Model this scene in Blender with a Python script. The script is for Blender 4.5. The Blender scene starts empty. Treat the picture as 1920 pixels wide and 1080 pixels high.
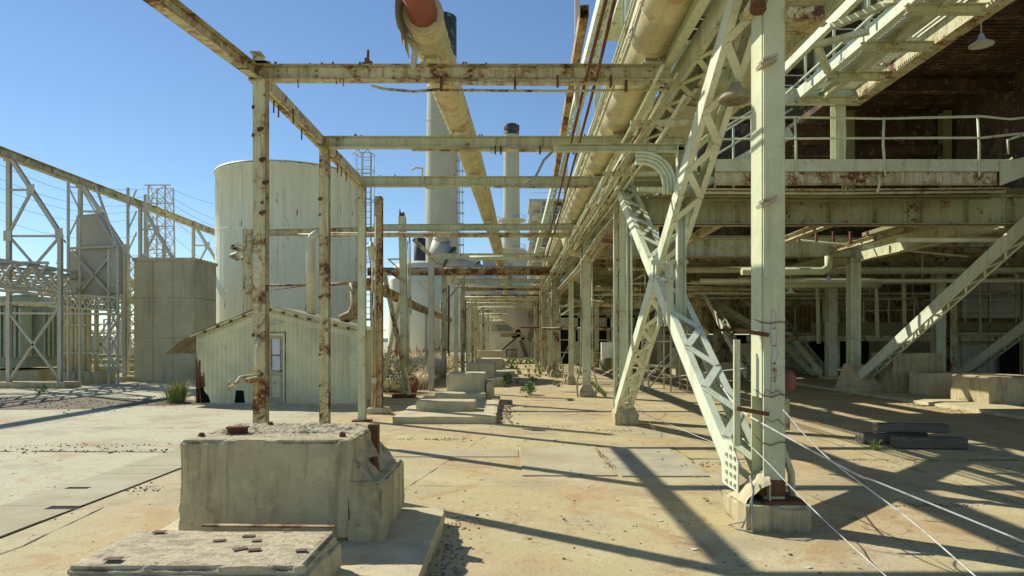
import bpy, math, random
from mathutils import Vector, Matrix, noise
R = math.radians
random.seed(7)
SC = bpy.context.scene
COL = SC.collection
# ------------------------------------------------------------ camera
cam = bpy.data.objects.new("camera", bpy.data.cameras.new("camera"))
COL.objects.link(cam)
cam.location = (0, 0, 1.8); cam.rotation_euler = (R(90), 0, 0)
cam.data.lens = 24; cam.data.sensor_width = 36; cam.data.shift_y = 100 / 1920
cam.data.clip_start = 0.1; cam.data.clip_end = 6000
SC.camera = cam
# ------------------------------------------------------------ sky, sun, exposure
EL = R(39.5); SUNV = Vector((-0.80 * math.cos(EL), 0.60 * math.cos(EL), math.sin(EL)))
w = bpy.data.worlds.new("World"); SC.world = w; w.use_nodes = True
nt = w.node_tree; bg = nt.nodes["Background"]
sky = nt.nodes.new("ShaderNodeTexSky"); sky.sky_type = 'NISHITA'; sky.sun_disc = False
sky.sun_elevation = EL; sky.sun_rotation = math.atan2(-0.80, 0.60)
sky.altitude = 300; sky.air_density = 1.0; sky.dust_density = 0.0; sky.ozone_density = 2.2
tint = nt.nodes.new("ShaderNodeMix"); tint.data_type = 'RGBA'; tint.blend_type = 'MULTIPLY'; tint.inputs[0].default_value = 1
tint.inputs[7].default_value = (0.555, 0.62, 0.655, 1); nt.links.new(sky.outputs[0], tint.inputs[6])
nt.links.new(tint.outputs[2], bg.inputs[0]); bg.inputs[1].default_value = 0.14
sl = bpy.data.lights.new("sun", 'SUN'); sl.energy = 4.2; sl.angle = R(0.53); sl.color = (1.0, 0.95, 0.81)
so = bpy.data.objects.new("sun", sl); COL.objects.link(so)
so.rotation_euler = (-SUNV).to_track_quat('-Z', 'Y').to_euler(); so.location = (-20, 15, 30)
SC.view_settings.view_transform = 'Standard'; SC.view_settings.look = 'None'
SC.view_settings.exposure = 0.42; SC.view_settings.gamma = 1
# ------------------------------------------------------------ helpers
V = Vector
X, Y, Z = V((1, 0, 0)), V((0, 1, 0)), V((0, 0, 1))
def W(px, py, d):                       # a point of the photograph at distance d
    return V(((px - 960) / 1280 * d, d, 1.8 + (640 - py) / 1280 * d))
class MB:
    def __init__(s): s.v = []; s.f = []; s.sm = []
    def add(s, vs, fs, smooth=False):
        o = len(s.v); s.v += [V(a) for a in vs]
        for f in fs: s.f.append([i + o for i in f]); s.sm.append(smooth)
        return s
    def obox(s, c, a, b, d):            # centre and three half axes
        c, a, b, d = V(c), V(a), V(b), V(d)
        vs = [c + i * a + j * b + k * d for i in (-1, 1) for j in (-1, 1) for k in (-1, 1)]
        if a.cross(b).dot(d) < 0: vs = [vs[i] for i in (4, 5, 6, 7, 0, 1, 2, 3)]
        return s.add(vs, [(0, 1, 3, 2), (4, 6, 7, 5), (0, 4, 5, 1), (2, 3, 7, 6), (0, 2, 6, 4), (1, 5, 7, 3)])
    def box(s, x0, x1, y0, y1, z0, z1):
        return s.obox(((x0 + x1) / 2, (y0 + y1) / 2, (z0 + z1) / 2), ((x1 - x0) / 2, 0, 0), (0, (y1 - y0) / 2, 0), (0, 0, (z1 - z0) / 2))
    def axes(s, p0, p1, up):
        u = (V(p1) - V(p0)).normalized(); up = V(up)
        if abs(u.dot(up)) > 0.98: up = X if abs(u.x) < .9 else Y
        b = (up - u * up.dot(u)).normalized()
        return u, b, u.cross(b)
    def bar(s, p0, p1, w_, h_, up=Z):
        u, b, c = s.axes(p0, p1, up); L = (V(p1) - V(p0)).length
        return s.obox((V(p0) + V(p1)) / 2, u * L / 2, c * w_ / 2, b * h_ / 2)
    def ibeam(s, p0, p1, h_, w_, up=Z, t=.016):
        u, b, c = s.axes(p0, p1, up); L = (V(p1) - V(p0)).length; m = (V(p0) + V(p1)) / 2
        s.obox(m, u * L / 2, c * t * .35, b * (h_ / 2 - t))
        for k in (-1, 1): s.obox(m + b * k * (h_ / 2 - t / 2), u * L / 2, c * w_ / 2, b * t / 2)
        return s
    def channel(s, p0, p1, h_, w_, up=Z, side=1, t=.012):
        u, b, c = s.axes(p0, p1, up); L = (V(p1) - V(p0)).length; m = (V(p0) + V(p1)) / 2
        s.obox(m, u * L / 2, c * t / 2, b * (h_ / 2 - t))
        for k in (-1, 1): s.obox(m + b * k * (h_ / 2 - t / 2) + c * side * (w_ / 2 - t / 2), u * L / 2, c * w_ / 2, b * t / 2)
        return s
    def tube(s, pts, r, n=8, caps=True):
        pts = [V(p) for p in pts]; o = len(s.v); prev = None
        for i, p in enumerate(pts):
            if i == 0: t = pts[1] - p
            elif i == len(pts) - 1: t = p - pts[i - 1]
            else: t = (pts[i + 1] - p).normalized() + (p - pts[i - 1]).normalized()
            t.normalize()
            if prev is None:
                a = t.cross(Z if abs(t.z) < .9 else X).normalized()
            else: a = (prev - t * prev.dot(t)).normalized()
            prev = a; b = t.cross(a)
            rr = r[i] if isinstance(r, (list, tuple)) else r
            for k in range(n):
                an = 2 * math.pi * k / n
                s.v.append(p + (a * math.cos(an) + b * math.sin(an)) * rr)
        for i in range(len(pts) - 1):
            for k in range(n):
                k2 = (k + 1) % n
                s.f.append([o + i * n + k, o + i * n + k2, o + (i + 1) * n + k2, o + (i + 1) * n + k]); s.sm.append(n > 4)
        if caps:
            s.f.append([o + k for k in range(n)][::-1]); s.sm.append(False)
            e = o + (len(pts) - 1) * n; s.f.append([e + k for k in range(n)]); s.sm.append(False)
        return s
    def lathe(s, c, prof, n=24, smooth=True, arc=None):
        c = V(c); o = len(s.v)
        for r_, z_ in prof:
            for k in range(n):
                an = 2 * math.pi * k / n; s.v.append(c + V((r_ * math.cos(an), r_ * math.sin(an), z_)))
        for i in range(len(prof) - 1):
            for k in range(n):
                k2 = (k + 1) % n
                s.f.append([o + i * n + k, o + i * n + k2, o + (i + 1) * n + k2, o + (i + 1) * n + k]); s.sm.append(smooth)
        return s
    def prism(s, poly, d):              # polygon (3-D points) pushed along d
        n = len(poly); d = V(d); vs = [V(p) for p in poly] + [V(p) + d for p in poly]
        return s.add(vs, [list(range(n))[::-1], [n + i for i in range(n)]] + [[i, (i + 1) % n, n + (i + 1) % n, n + i] for i in range(n)])
    def laced(s, p0, p1, sep, depth, sdir=X, pitch=.42, fl=.07, lw=.06):
        p0, p1 = V(p0), V(p1); u = (p1 - p0).normalized(); sd = (V(sdir) - u * u.dot(V(sdir))).normalized(); n = u.cross(sd)
        L = (p1 - p0).length; m = (p0 + p1) / 2
        for k in (-1, 1):
            s.obox(m + sd * k * sep / 2, u * L / 2, sd * .006, n * (depth / 2 - .013))
            for j in (-1, 1): s.obox(m + sd * k * (sep / 2 - fl / 2 + .006) + n * j * (depth / 2 - .006), u * L / 2, sd * fl / 2, n * .006)
        N = max(2, int(L / pitch)); st = L / N
        for j in (-1, 1):
            for i in range(N):
                a = p0 + u * (i * st + .02) + n * j * (depth / 2 + .006) + sd * ((-1) ** i) * (sep / 2 - .04)
                b = p0 + u * ((i + 1) * st - .02) + n * j * (depth / 2 + .006) - sd * ((-1) ** i) * (sep / 2 - .04)
                s.bar(a, b, lw, .009, up=n)
        return s
    def truss(s, p0, p1, h_, up=Z, n=8, t=.06, zig=True):
        u, b, c = s.axes(p0, p1, up); p0, p1 = V(p0), V(p1)
        for k in (-1, 1): s.bar(p0 + b * k * h_ / 2, p1 + b * k * h_ / 2, t * 1.4, t * 1.4, up)
        for i in range(n):
            a = p0.lerp(p1, i / n); e = p0.lerp(p1, (i + 1) / n); k = (-1) ** i
            s.bar(a + b * k * h_ / 2, e - b * k * h_ / 2, t, t, up)
            if not zig: s.bar(a - b * k * h_ / 2, e + b * k * h_ / 2, t * .8, t * .8, up)
        return s
    def build(s, name, m, parent=None, origin=None, bevel=0):
        o = V(origin) if origin is not None else (WL(parent) if parent else V((0, 0, 0)))
        me = bpy.data.meshes.new(name); me.from_pydata([tuple(v - o) for v in s.v], [], s.f)
        me.polygons.foreach_set("use_smooth", s.sm); me.materials.append(m); me.update()
        ob = bpy.data.objects.new(name, me); COL.objects.link(ob)
        if parent: ob.parent = parent
        else: ob.location = o
        if bevel:
            bm_ = ob.modifiers.new("bevel", 'BEVEL'); bm_.width = bevel; bm_.segments = 2; bm_.limit_method = 'ANGLE'
        return ob
def each(mb, name, m, parent):
    """every loose piece of mb as a part of its own"""
    par = list(range(len(mb.v)))
    def fd(i):
        while par[i] != i: par[i] = par[par[i]]; i = par[i]
        return i
    for f in mb.f:
        for q in f[1:]: par[fd(q)] = fd(f[0])
    isl = {}
    for k, f in enumerate(mb.f): isl.setdefault(fd(f[0]), []).append(k)
    for ks in isl.values():
        ids = sorted({i for k in ks for i in mb.f[k]}); mp = {i: j for j, i in enumerate(ids)}
        n_ = MB(); n_.v = [mb.v[i] for i in ids]; n_.f = [[mp[i] for i in mb.f[k]] for k in ks]; n_.sm = [mb.sm[k] for k in ks]; n_.build(name, m, parent)
def WL(o):
    l = V(o.location)
    while o.parent: o = o.parent; l = l + V(o.location)
    return l
def tag(o, label, cat, group=None, kind=None):
    if label: o["label"] = label
    if cat: o["category"] = cat
    if group: o["group"] = group
    if kind: o["kind"] = kind
    return o
def thing(name, label, cat, loc, group=None):
    o = bpy.data.objects.new(name, None); COL.objects.link(o); o.location = loc; o.empty_display_size = .2
    return tag(o, label, cat, group)
def struct(o, kind="structure"): o["kind"] = kind; return o
def arc(c, r, a0, a1, ax, ay, n=7):
    return [V(c) + V(ax) * r * math.cos(R(a0 + (a1 - a0) * i / n)) + V(ay) * r * math.sin(R(a0 + (a1 - a0) * i / n)) for i in range(n + 1)]
def rough_block(mb, x0, x1, y0, y1, z0, z1, cell=.05, chip=.03, seed=0, lip=0):
    """a concrete block: every face a grid, edges worn away by noise"""
    c = V(((x0 + x1) / 2, (y0 + y1) / 2, (z0 + z1) / 2)); h = V(((x1 - x0) / 2, (y1 - y0) / 2, (z1 - z0) / 2))
    def face(ax, sg):
        a, b = [(1, 2), (2, 0), (0, 1)][ax]
        na, nb = max(2, int(2 * h[a] / cell)), max(2, int(2 * h[b] / cell)); vs = []
        for i in range(na + 1):
            for j in range(nb + 1):
                q = [0, 0, 0]; q[ax] = sg * h[ax]; q[a] = (2 * i / na - 1) * h[a]; q[b] = (2 * j / nb - 1) * h[b]
                p = c + V(q); e = 0
                d = [h[k] - abs(q[k]) for k in range(3)]
                n1 = noise.noise(p * 2.2 + V((seed, 0, 0))); n2 = noise.noise(p * 9 + V((0, seed, 0))); n3 = noise.noise(p * 30)
                amt = chip * max(0, .55 + n1 * 1.3 + n2 * .7)
                off = V((0, 0, 0))
                for k in range(3):
                    m = min(d[j2] for j2 in range(3) if j2 != k)
                    if k == 2 and q[2] < 0: continue
                    f = max(0, 1 - (d[k]) / max(cell * .9, 1e-4)) if d[k] < cell else 0
                    g = math.exp(-m / (cell * .7))
                    if f > 0 and not (k == 2 and sg < 0 and ax == 2): off[k] -= math.copysign(1, q[k]) * amt * g * f
                off[ax] += sg * (n2 * .004 + n3 * .0025)
                if q[2] <= -h[2] + 1e-6: off[2] = 0
                vs.append(p + off)
        fs = []
        for i in range(na):
            for j in range(nb):
                k = i * (nb + 1) + j; f = (k, k + nb + 1, k + nb + 2, k + 1)
                fs.append(f if sg > 0 else f[::-1])
        mb.add(vs, fs)
    for ax in range(3):
        for sg in (-1, 1):
            if ax == 2 and sg < 0: continue
            face(ax, sg)
    return mb
# ------------------------------------------------------------ materials
def mat(name, base, rough=.75, metal=0.0, layers=(), bump=None, spec=.3, streak=None):
    m = bpy.data.materials.new(name); m.use_nodes = True; n = m.node_tree.nodes; l = m.node_tree.links
    bs = n["Principled BSDF"]; bs.inputs["Roughness"].default_value = rough; bs.inputs["Metallic"].default_value = metal
    bs.inputs["Specular IOR Level"].default_value = spec
    geo = n.new("ShaderNodeNewGeometry")
    def noise_n(scale, stretch, detail, off, dist=0.0):
        mp = n.new("ShaderNodeMapping"); mp.inputs["Scale"].default_value = stretch; mp.inputs["Location"].default_value = (off, off * .7, off * 1.3)
        l.new(geo.outputs["Position"], mp.inputs[0])
        t = n.new("ShaderNodeTexNoise"); t.inputs["Scale"].default_value = scale; t.inputs["Detail"].default_value = detail
        t.inputs["Roughness"].default_value = .62; t.inputs["Distortion"].default_value = dist
        l.new(mp.outputs[0], t.inputs["Vector"]); return t.outputs[0]
    rgb = n.new("ShaderNodeRGB"); rgb.outputs[0].default_value = (*base, 1); cur = rgb.outputs[0]
    first = None
    for i, ly in enumerate(layers):
        col, scale, lo, hi, amt = ly[:5]; stretch = ly[5] if len(ly) > 5 else (1, 1, 1); det = ly[6] if len(ly) > 6 else 6
        t = noise_n(scale, stretch, det, 3.1 * i + len(name) * .37)
        mr = n.new("ShaderNodeMapRange"); mr.inputs[1].default_value = lo; mr.inputs[2].default_value = hi; mr.inputs[4].default_value = amt
        l.new(t, mr.inputs[0])
        mx = n.new("ShaderNodeMix"); mx.data_type = 'RGBA'; mx.inputs[7].default_value = (*col, 1)
        l.new(mr.outputs[0], mx.inputs[0]); l.new(cur, mx.inputs[6]); cur = mx.outputs[2]
    l.new(cur, bs.inputs["Base Color"])
    if bump:
        bn = n.new("ShaderNodeBump"); bn.inputs["Strength"].default_value = bump[1]; bn.inputs["Distance"].default_value = bump[2] if len(bump) > 2 else .02
        l.new(noise_n(bump[0], (1, 1, 1), 8, 1.0), bn.inputs["Height"]); l.new(bn.outputs[0], bs.inputs["Normal"])
    return m
RU = (.13, .05, .022); RU2 = (.24, .11, .045); OCH = (.36, .25, .1)
GR = (.62, .65, .45)
def steel(name, base, rust, ochre=.5):
    m = mat(name, base, .6, 0, [
        ((base[0] * .74, base[1] * .74, base[2] * .60), 1.3, .4, .65, .6),
        ((base[0] * 1.14, base[1] * 1.1, base[2] * 1.02), 7, .5, .7, .5),
        (OCH, 6, .54 - .05 * rust, .70, min(1, ochre), (1, 1, .07)), ((.26, .13, .05), 15, .62 - .08 * rust, .68, min(.8, rust), (1, 1, .07)),
        ((.17, .13, .08), 31, .64, .68, .45)], (14, .25, .006))
    n = m.node_tree.nodes; l = m.node_tree.links; bs = n["Principled BSDF"]; geo = n["Geometry"]
    cur = bs.inputs["Base Color"].links[0].from_socket
    def NZ(scale, det=8, rough=.7, dist=.3, off=0):
        mp = n.new("ShaderNodeMapping"); mp.inputs["Location"].default_value = (off, off, off); l.new(geo.outputs["Position"], mp.inputs[0])
        t = n.new("ShaderNodeTexNoise"); t.inputs["Scale"].default_value = scale; t.inputs["Detail"].default_value = det
        t.inputs["Roughness"].default_value = rough; t.inputs["Distortion"].default_value = dist; l.new(mp.outputs[0], t.inputs[0]); return t.outputs[0]
    def MA(op, a, b):
        x = n.new("ShaderNodeMath"); x.operation = op
        for i, v in enumerate((a, b)):
            if isinstance(v, (int, float)): x.inputs[i].default_value = v
            else: l.new(v, x.inputs[i])
        return x.outputs[0]
    bv = n.new("ShaderNodeBevel"); bv.samples = 3; bv.inputs[0].default_value = .016
    dp = n.new("ShaderNodeVectorMath"); dp.operation = 'DOT_PRODUCT'; l.new(bv.outputs[0], dp.inputs[0]); l.new(geo.outputs["Normal"], dp.inputs[1])
    edge = MA('MULTIPLY', MA('SUBTRACT', 1.0, dp.outputs["Value"]), 1.1)
    nz = MA('ADD', MA('MULTIPLY', NZ(1.7, 4), .55), MA('MULTIPLY', NZ(11, 9, .75, .8, 4), .45))
    nz = MA('ADD', nz, MA('MULTIPLY', edge, .16 + .20 * min(1, rust)))
    t = .672 - .118 * rust
    for col, d0, d1, amt in ((OCH, -.075, -.01, ochre), (RU2, -.03, .01, .85), (RU, .0, .02, .95), ((.06, .032, .02), .035, .07, .8)):
        mr = n.new("ShaderNodeMapRange"); mr.inputs[1].default_value = t + d0; mr.inputs[2].default_value = t + d1; mr.inputs[4].default_value = amt
        l.new(nz, mr.inputs[0]); mx = n.new("ShaderNodeMix"); mx.data_type = 'RGBA'; mx.inputs[7].default_value = (*col, 1)
        l.new(mr.outputs[0], mx.inputs[0]); l.new(cur, mx.inputs[6]); cur = mx.outputs[2]
    l.new(cur, bs.inputs["Base Color"]); return m
M = {}
M['steel'] = steel('pale_green_paint', GR, .5)
M['clean'] = steel('green_paint_light', (.70, .75, .59), .28, .35)
M['near'] = steel('near_column_paint', (.60, .63, .42), .2, .3)
M['rusty'] = steel('rusting_paint', (.62, .60, .39), .9, .8)
M['vrusty'] = steel('rusted_through_paint', (.50, .41, .23), 1.3, .9)
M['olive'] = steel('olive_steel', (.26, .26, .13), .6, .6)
M['galv'] = steel('galvanised_steel', (.56, .55, .46), .35, .4)
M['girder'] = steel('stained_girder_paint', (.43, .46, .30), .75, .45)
M['streak'] = steel('rust_streaked_paint', (.70, .68, .50), 1.0, .9)
M['rust'] = mat('rust', (.17, .075, .04), .9, 0, [((.08, .035, .02), 3, .4, .65, .8), ((.3, .16, .08), 9, .55, .75, .6)], (20, .4, .01))
M['flake'] = mat('dark_rust_flake', (.13, .075, .05), .9, 0, [((.25, .17, .11), 12, .45, .65, .7)])
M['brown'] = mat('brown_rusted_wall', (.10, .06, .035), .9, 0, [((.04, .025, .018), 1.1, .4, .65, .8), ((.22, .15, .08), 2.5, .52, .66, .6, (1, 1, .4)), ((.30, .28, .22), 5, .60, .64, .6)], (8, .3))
M['conc'] = mat('weathered_concrete', (.55, .475, .29), .9, 0, [
    ((.42, .37, .22), 1.4, .35, .65, .7), ((.20, .155, .08), 3.3, .49, .66, .75, (1.6, 1.6, .2)), ((.50, .35, .15), 2.1, .55, .68, .5, (1.6, 1.6, .22)), ((.52, .38, .18), 2.6, .56, .72, .45, (1.4, 1.4, .16)),
    ((.66, .58, .33), 6, .56, .72, .55), ((.12, .10, .06), 24, .64, .69, .6), ((.16, .13, .08), 9, .67, .70, .5), ((.19, .15, .09), 11, .57, .70, .5, (1.6, 1.6, .13)), ((.33, .29, .19), 7, .5, .7, .5)], (26, .35, .01))
M['conctop'] = mat('pale_concrete', (.60, .52, .31), .92, 0, [
    ((.36, .32, .23), 2.2, .4, .66, .7), ((.6, .55, .43), 6, .5, .7, .5), ((.13, .1, .07), 17, .64, .69, .8), ((.38, .26, .14), 3.3, .58, .7, .4)], (30, .55, .015))
M['crumb'] = mat('crumbled_concrete', (.55, .47, .31), .95, 0, [((.30, .25, .16), 5, .47, .6, .7, (1, 2.2, 1)), ((.62, .56, .42), 12, .55, .65, .6), ((.10, .08, .05), 26, .60, .66, .8)], (32, .9, .02))
M['concgrey'] = mat('grey_concrete', (.60, .54, .35), .9, 0, [((.48, .43, .27), 1.0, .4, .65, .7), ((.27, .23, .15), 1.6, .5, .72, .6, (1.5, 1.5, .25)), ((.36, .32, .25), 4, .55, .75, .5)], (15, .3, .01))
M['tank'] = mat('tank_paint', (.84, .86, .67), .5, 0, [((.76, .77, .58), .35, .4, .62, .8), ((.5, .5, .38), 1.2, .5, .75, .5, (1.3, 1.3, .12)), ((.4, .27, .13), 1.7, .66, .74, .5, (2.5, 2.5, .2)), ((.38, .27, .14), 3.0, .60, .70, .6, (3, 3, .07)), ((.18, .06, .045), 2.3, .65, .66, .9, (2.4, 2.4, .35))], (5, .1, .02))
M['stack'] = mat('stack_concrete', (.51, .50, .37), .9, 0, [((.43, .40, .26), .12, .4, .6, .6), ((.34, .32, .27), .5, .5, .7, .4, (1, 1, .1))])
M['black'] = mat('black_paint', (.06, .06, .055), .7, 0, [((.3, .3, .27), .9, .6, .63, .8)])
M['duct'] = mat('grey_duct', (.44, .42, .34), .6, 0, [((.34, .33, .26), .4, .45, .6, .7), ((.26, .2, .13), .8, .6, .7, .4)])
M['insul'] = mat('pipe_jacket', (.62, .56, .32), .7, 0, [((.48, .42, .22), 1.5, .42, .66, .7), ((.66, .62, .48), 3.5, .52, .72, .5), ((.38, .2, .08), 2.6, .58, .68, .6), ((.09, .05, .03), 9, .64, .68, .7), ((.3, .25, .15), 7, .5, .7, .5, (1, .1, 1))], (9, .4, .02))
M['redpipe'] = mat('red_oxide_pipe', (.34, .11, .08), .7, 0, [((.3, .09, .06), 2, .4, .6, .7), ((.12, .08, .05), 8, .6, .7, .7)], (14, .3, .01))
M['corr'] = mat('corrugated_sheet', (.76, .74, .48), .6, 0, [((.47, .48, .35), .9, .4, .65, .7), ((.40, .34, .2), 1.6, .56, .74, .5, (2, 2, .3)), ((.2, .09, .04), 4, .68, .71, .7)], (6, .15, .01))
M['roofm'] = mat('weathered_roof_sheet', (.42, .37, .26), .7, 0, [((.22, .16, .09), 2.5, .42, .6, .8), ((.55, .52, .42), 5, .55, .7, .6)], (9, .3, .02))
M['wood'] = mat('old_wood', (.5, .46, .34), .9, 0, [((.3, .24, .15), 3, .4, .65, .7, (1, 1, 5)), ((.12, .1, .07), 18, .6, .7, .6, (.2, 1, 1))], (20, .3, .01))
M['timber'] = mat('grey_timber', (.18, .155, .115), .95, 0, [((.07, .06, .05), 3, .4, .65, .8, (.3, 4, 4))], (20, .6, .02))
M['dark'] = mat('dark_opening', (.012, .011, .01), .9)  # flat black; in openings and doorways it stands in for the shade inside
M['plate'] = mat('steel_plate', (.47, .42, .29), .9, 0, [((.29, .26, .2), 1.5, .4, .65, .7), ((.38, .27, .15), 2.4, .6, .74, .5), ((.16, .12, .08), 13, .65, .7, .5)], (10, .15, .01))
M['white'] = mat('white_rope', (.66, .66, .60), .8, 0, [((.38, .35, .27), 11, .48, .62, .7)])
M['grey'] = mat('grey_cable', (.3, .3, .27), .7)
M['enamel'] = mat('lamp_enamel', (.5, .52, .44), .4, 0, [((.3, .25, .15), 6, .58, .7, .6)])
M['lampgrey'] = mat('weathered_lamp', (.34, .31, .22), .7, 0, [((.2, .17, .1), 12, .45, .65, .7)])
M['red'] = mat('faded_red', (.34, .08, .08), .6, 0, [((.3, .16, .12), 6, .5, .7, .6)])
M['darkred'] = mat('dull_red_enamel', (.22, .075, .06), .6, 0, [((.2, .13, .1), 9, .5, .7, .7)])
M['peelred'] = mat('peeling_red_band', (.30, .085, .07), .7, 0, [((.5, .45, .32), 4, .5, .56, .8)])
M['blue'] = mat('faded_blue', (.06, .14, .3), .6)
M['glass'] = mat('dusty_pane', (.16, .17, .15), .25, 0, [((.3, .3, .25), 5, .45, .7, .6)], spec=.6)
M['whitepane'] = mat('sun_bleached_pane', (.62, .68, .74), .3, 0, [((.4, .45, .5), 3, .45, .65, .6)], spec=.5)  # the sky's reflection is put into the pane colour
M['porc'] = mat('porcelain', (.2, .24, .2), .3, 0, spec=.6)
M['trgreen'] = mat('transformer_paint', (.33, .40, .33), .6, 0, [((.25, .3, .24), 2, .4, .65, .7), ((.3, .2, .1), 5, .62, .7, .5)])
M['yellow'] = mat('yellowed_panels', (.38, .30, .14), .85, 0, [((.16, .12, .06), .8, .4, .6, .8), ((.45, .40, .26), 2.2, .56, .7, .5, (2, 2, .3))])
M['palewall'] = mat('pale_wall', (.62, .61, .50), .85, 0, [((.42, .40, .31), .7, .42, .65, .7), ((.12, .07, .04), 3, .64, .7, .6)])
M['grass'] = mat('green_blades', (.24, .30, .08), .7, 0, [((.38, .38, .16), 5, .45, .6, .6)])
M['dry'] = mat('dry_blades', (.92, .80, .55), .8, 0, [((.88, .64, .54), 2.5, .45, .6, .6), ((.42, .42, .16), 1.1, .5, .62, .7)])
M['leaf'] = mat('weed_leaves', (.18, .27, .08), .6, 0, [((.3, .38, .15), 14, .45, .6, .6)])
M['brownleaf'] = mat('dead_leaf', (.2, .12, .06), .8)
M['stone'] = mat('rubble', (.2, .17, .12), .95, 0, [((.34, .3, .22), 3, .5, .6, .7)])
def ground_mat():
    m = bpy.data.materials.new('concrete_ground'); m.use_nodes = True; n = m.node_tree.nodes; l = m.node_tree.links
    bs = n["Principled BSDF"]; bs.inputs["Roughness"].default_value = .93; bs.inputs["Specular IOR Level"].default_value = .2
    g = n.new("ShaderNodeNewGeometry"); sx = n.new("ShaderNodeSeparateXYZ"); l.new(g.outputs["Position"], sx.inputs[0])
    def N(s, lo, hi, amt, stretch=(1, 1, 1), off=0, det=7, dist=0):
        mp = n.new("ShaderNodeMapping"); mp.inputs["Scale"].default_value = stretch; mp.inputs["Location"].default_value = (off, off, 0)
        l.new(g.outputs["Position"], mp.inputs[0]); t = n.new("ShaderNodeTexNoise"); t.inputs["Scale"].default_value = s
        t.inputs["Detail"].default_value = det; t.inputs["Roughness"].default_value = .65; t.inputs["Distortion"].default_value = dist
        l.new(mp.outputs[0], t.inputs["Vector"])
        mr = n.new("ShaderNodeMapRange"); mr.inputs[1].default_value = lo; mr.inputs[2].default_value = hi; mr.inputs[4].default_value = amt
        l.new(t.outputs[0], mr.inputs[0]); return mr.outputs[0], t.outputs[0]
    def mix(fac, a, col):
        x = n.new("ShaderNodeMix"); x.data_type = 'RGBA'; x.inputs[7].default_value = (*col, 1)
        l.new(fac, x.inputs[0])
        if isinstance(a, tuple): x.inputs[6].default_value = (*a, 1)
        else: l.new(a, x.inputs[6])
        return x.outputs[2]
    c = mix(N(.35, .47, .58, .9)[0], (.50, .42, .225), (.49, .36, .195))
    c = mix(N(.9, .5, .7, .7, off=5)[0], c, (.60, .53, .35))
    # the yard left of the plate strip is greyer
    mr = n.new("ShaderNodeMapRange"); mr.inputs[1].default_value = -3.6; mr.inputs[2].default_value = -5.4; mr.inputs[4].default_value = .85
    l.new(sx.outputs[0], mr.inputs[0]); c = mix(mr.outputs[0], c, (.52, .50, .36))
    c = mix(N(.55, .5, .60, .55, off=9)[0], c, (.38, .33, .22))
    c = mix(N(.8, .56, .62, .45, off=41, dist=1.5)[0], c, (.40, .23, .11))
    c = mix(N(2.2, .56, .72, .45, off=2, dist=.6)[0], c, (.28, .19, .11))
    c = mix(N(1.3, .62, .7, .6, stretch=(1, 2.5, 1), off=21)[0], c, (.66, .58, .43))
    c = mix(N(5, .62, .72, .4, off=31)[0], c, (.24, .19, .12))
    c = mix(N(38, .61, .66, .8, off=3, det=3)[0], c, (.14, .10, .06))
    c = mix(N(95, .60, .66, .6, off=8, det=2)[0], c, (.2, .15, .09))
    c = mix(N(3.5, .615, .63, .5, off=51, det=9, dist=2)[0], c, (.2, .15, .1))
    c = mix(N(22, .70, .72, .6, off=13, det=3)[0], c, (.70, .66, .54))
    # hairline cracks
    mp = n.new("ShaderNodeMapping"); nz = n.new("ShaderNodeTexNoise"); nz.inputs["Scale"].default_value = 1.7; nz.inputs["Detail"].default_value = 8
    l.new(g.outputs["Position"], nz.inputs[0]); va = n.new("ShaderNodeVectorMath"); va.operation = 'MULTIPLY_ADD'; va.inputs[1].default_value = (1.1, 1.1, 0)
    l.new(nz.outputs["Color"], va.inputs[0]); l.new(g.outputs["Position"], va.inputs[2])
    vo = n.new("ShaderNodeTexVoronoi"); vo.feature = 'DISTANCE_TO_EDGE'; vo.voronoi_dimensions = '2D'; vo.inputs["Scale"].default_value = .28; l.new(va.outputs[0], vo.inputs[0])
    mr2 = n.new("ShaderNodeMapRange"); mr2.inputs[1].default_value = .0035; mr2.inputs[2].default_value = .0008; mr2.inputs[4].default_value = .75; l.new(vo.outputs["Distance"], mr2.inputs[0])
    mk = n.new("ShaderNodeMath"); mk.operation = 'MULTIPLY'; l.new(mr2.outputs[0], mk.inputs[0]); l.new(N(.6, .47, .56, 1, off=77)[0], mk.inputs[1])
    c = mix(mk.outputs[0], c, (.10, .075, .045))
    l.new(c, bs.inputs["Base Color"])
    b = n.new("ShaderNodeBump"); b.inputs["Strength"].default_value = .6; b.inputs["Distance"].default_value = .014
    l.new(N(14, 0, 1, 1, det=14)[1], b.inputs["Height"]); l.new(b.outputs[0], bs.inputs["Normal"])
    return m
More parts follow.
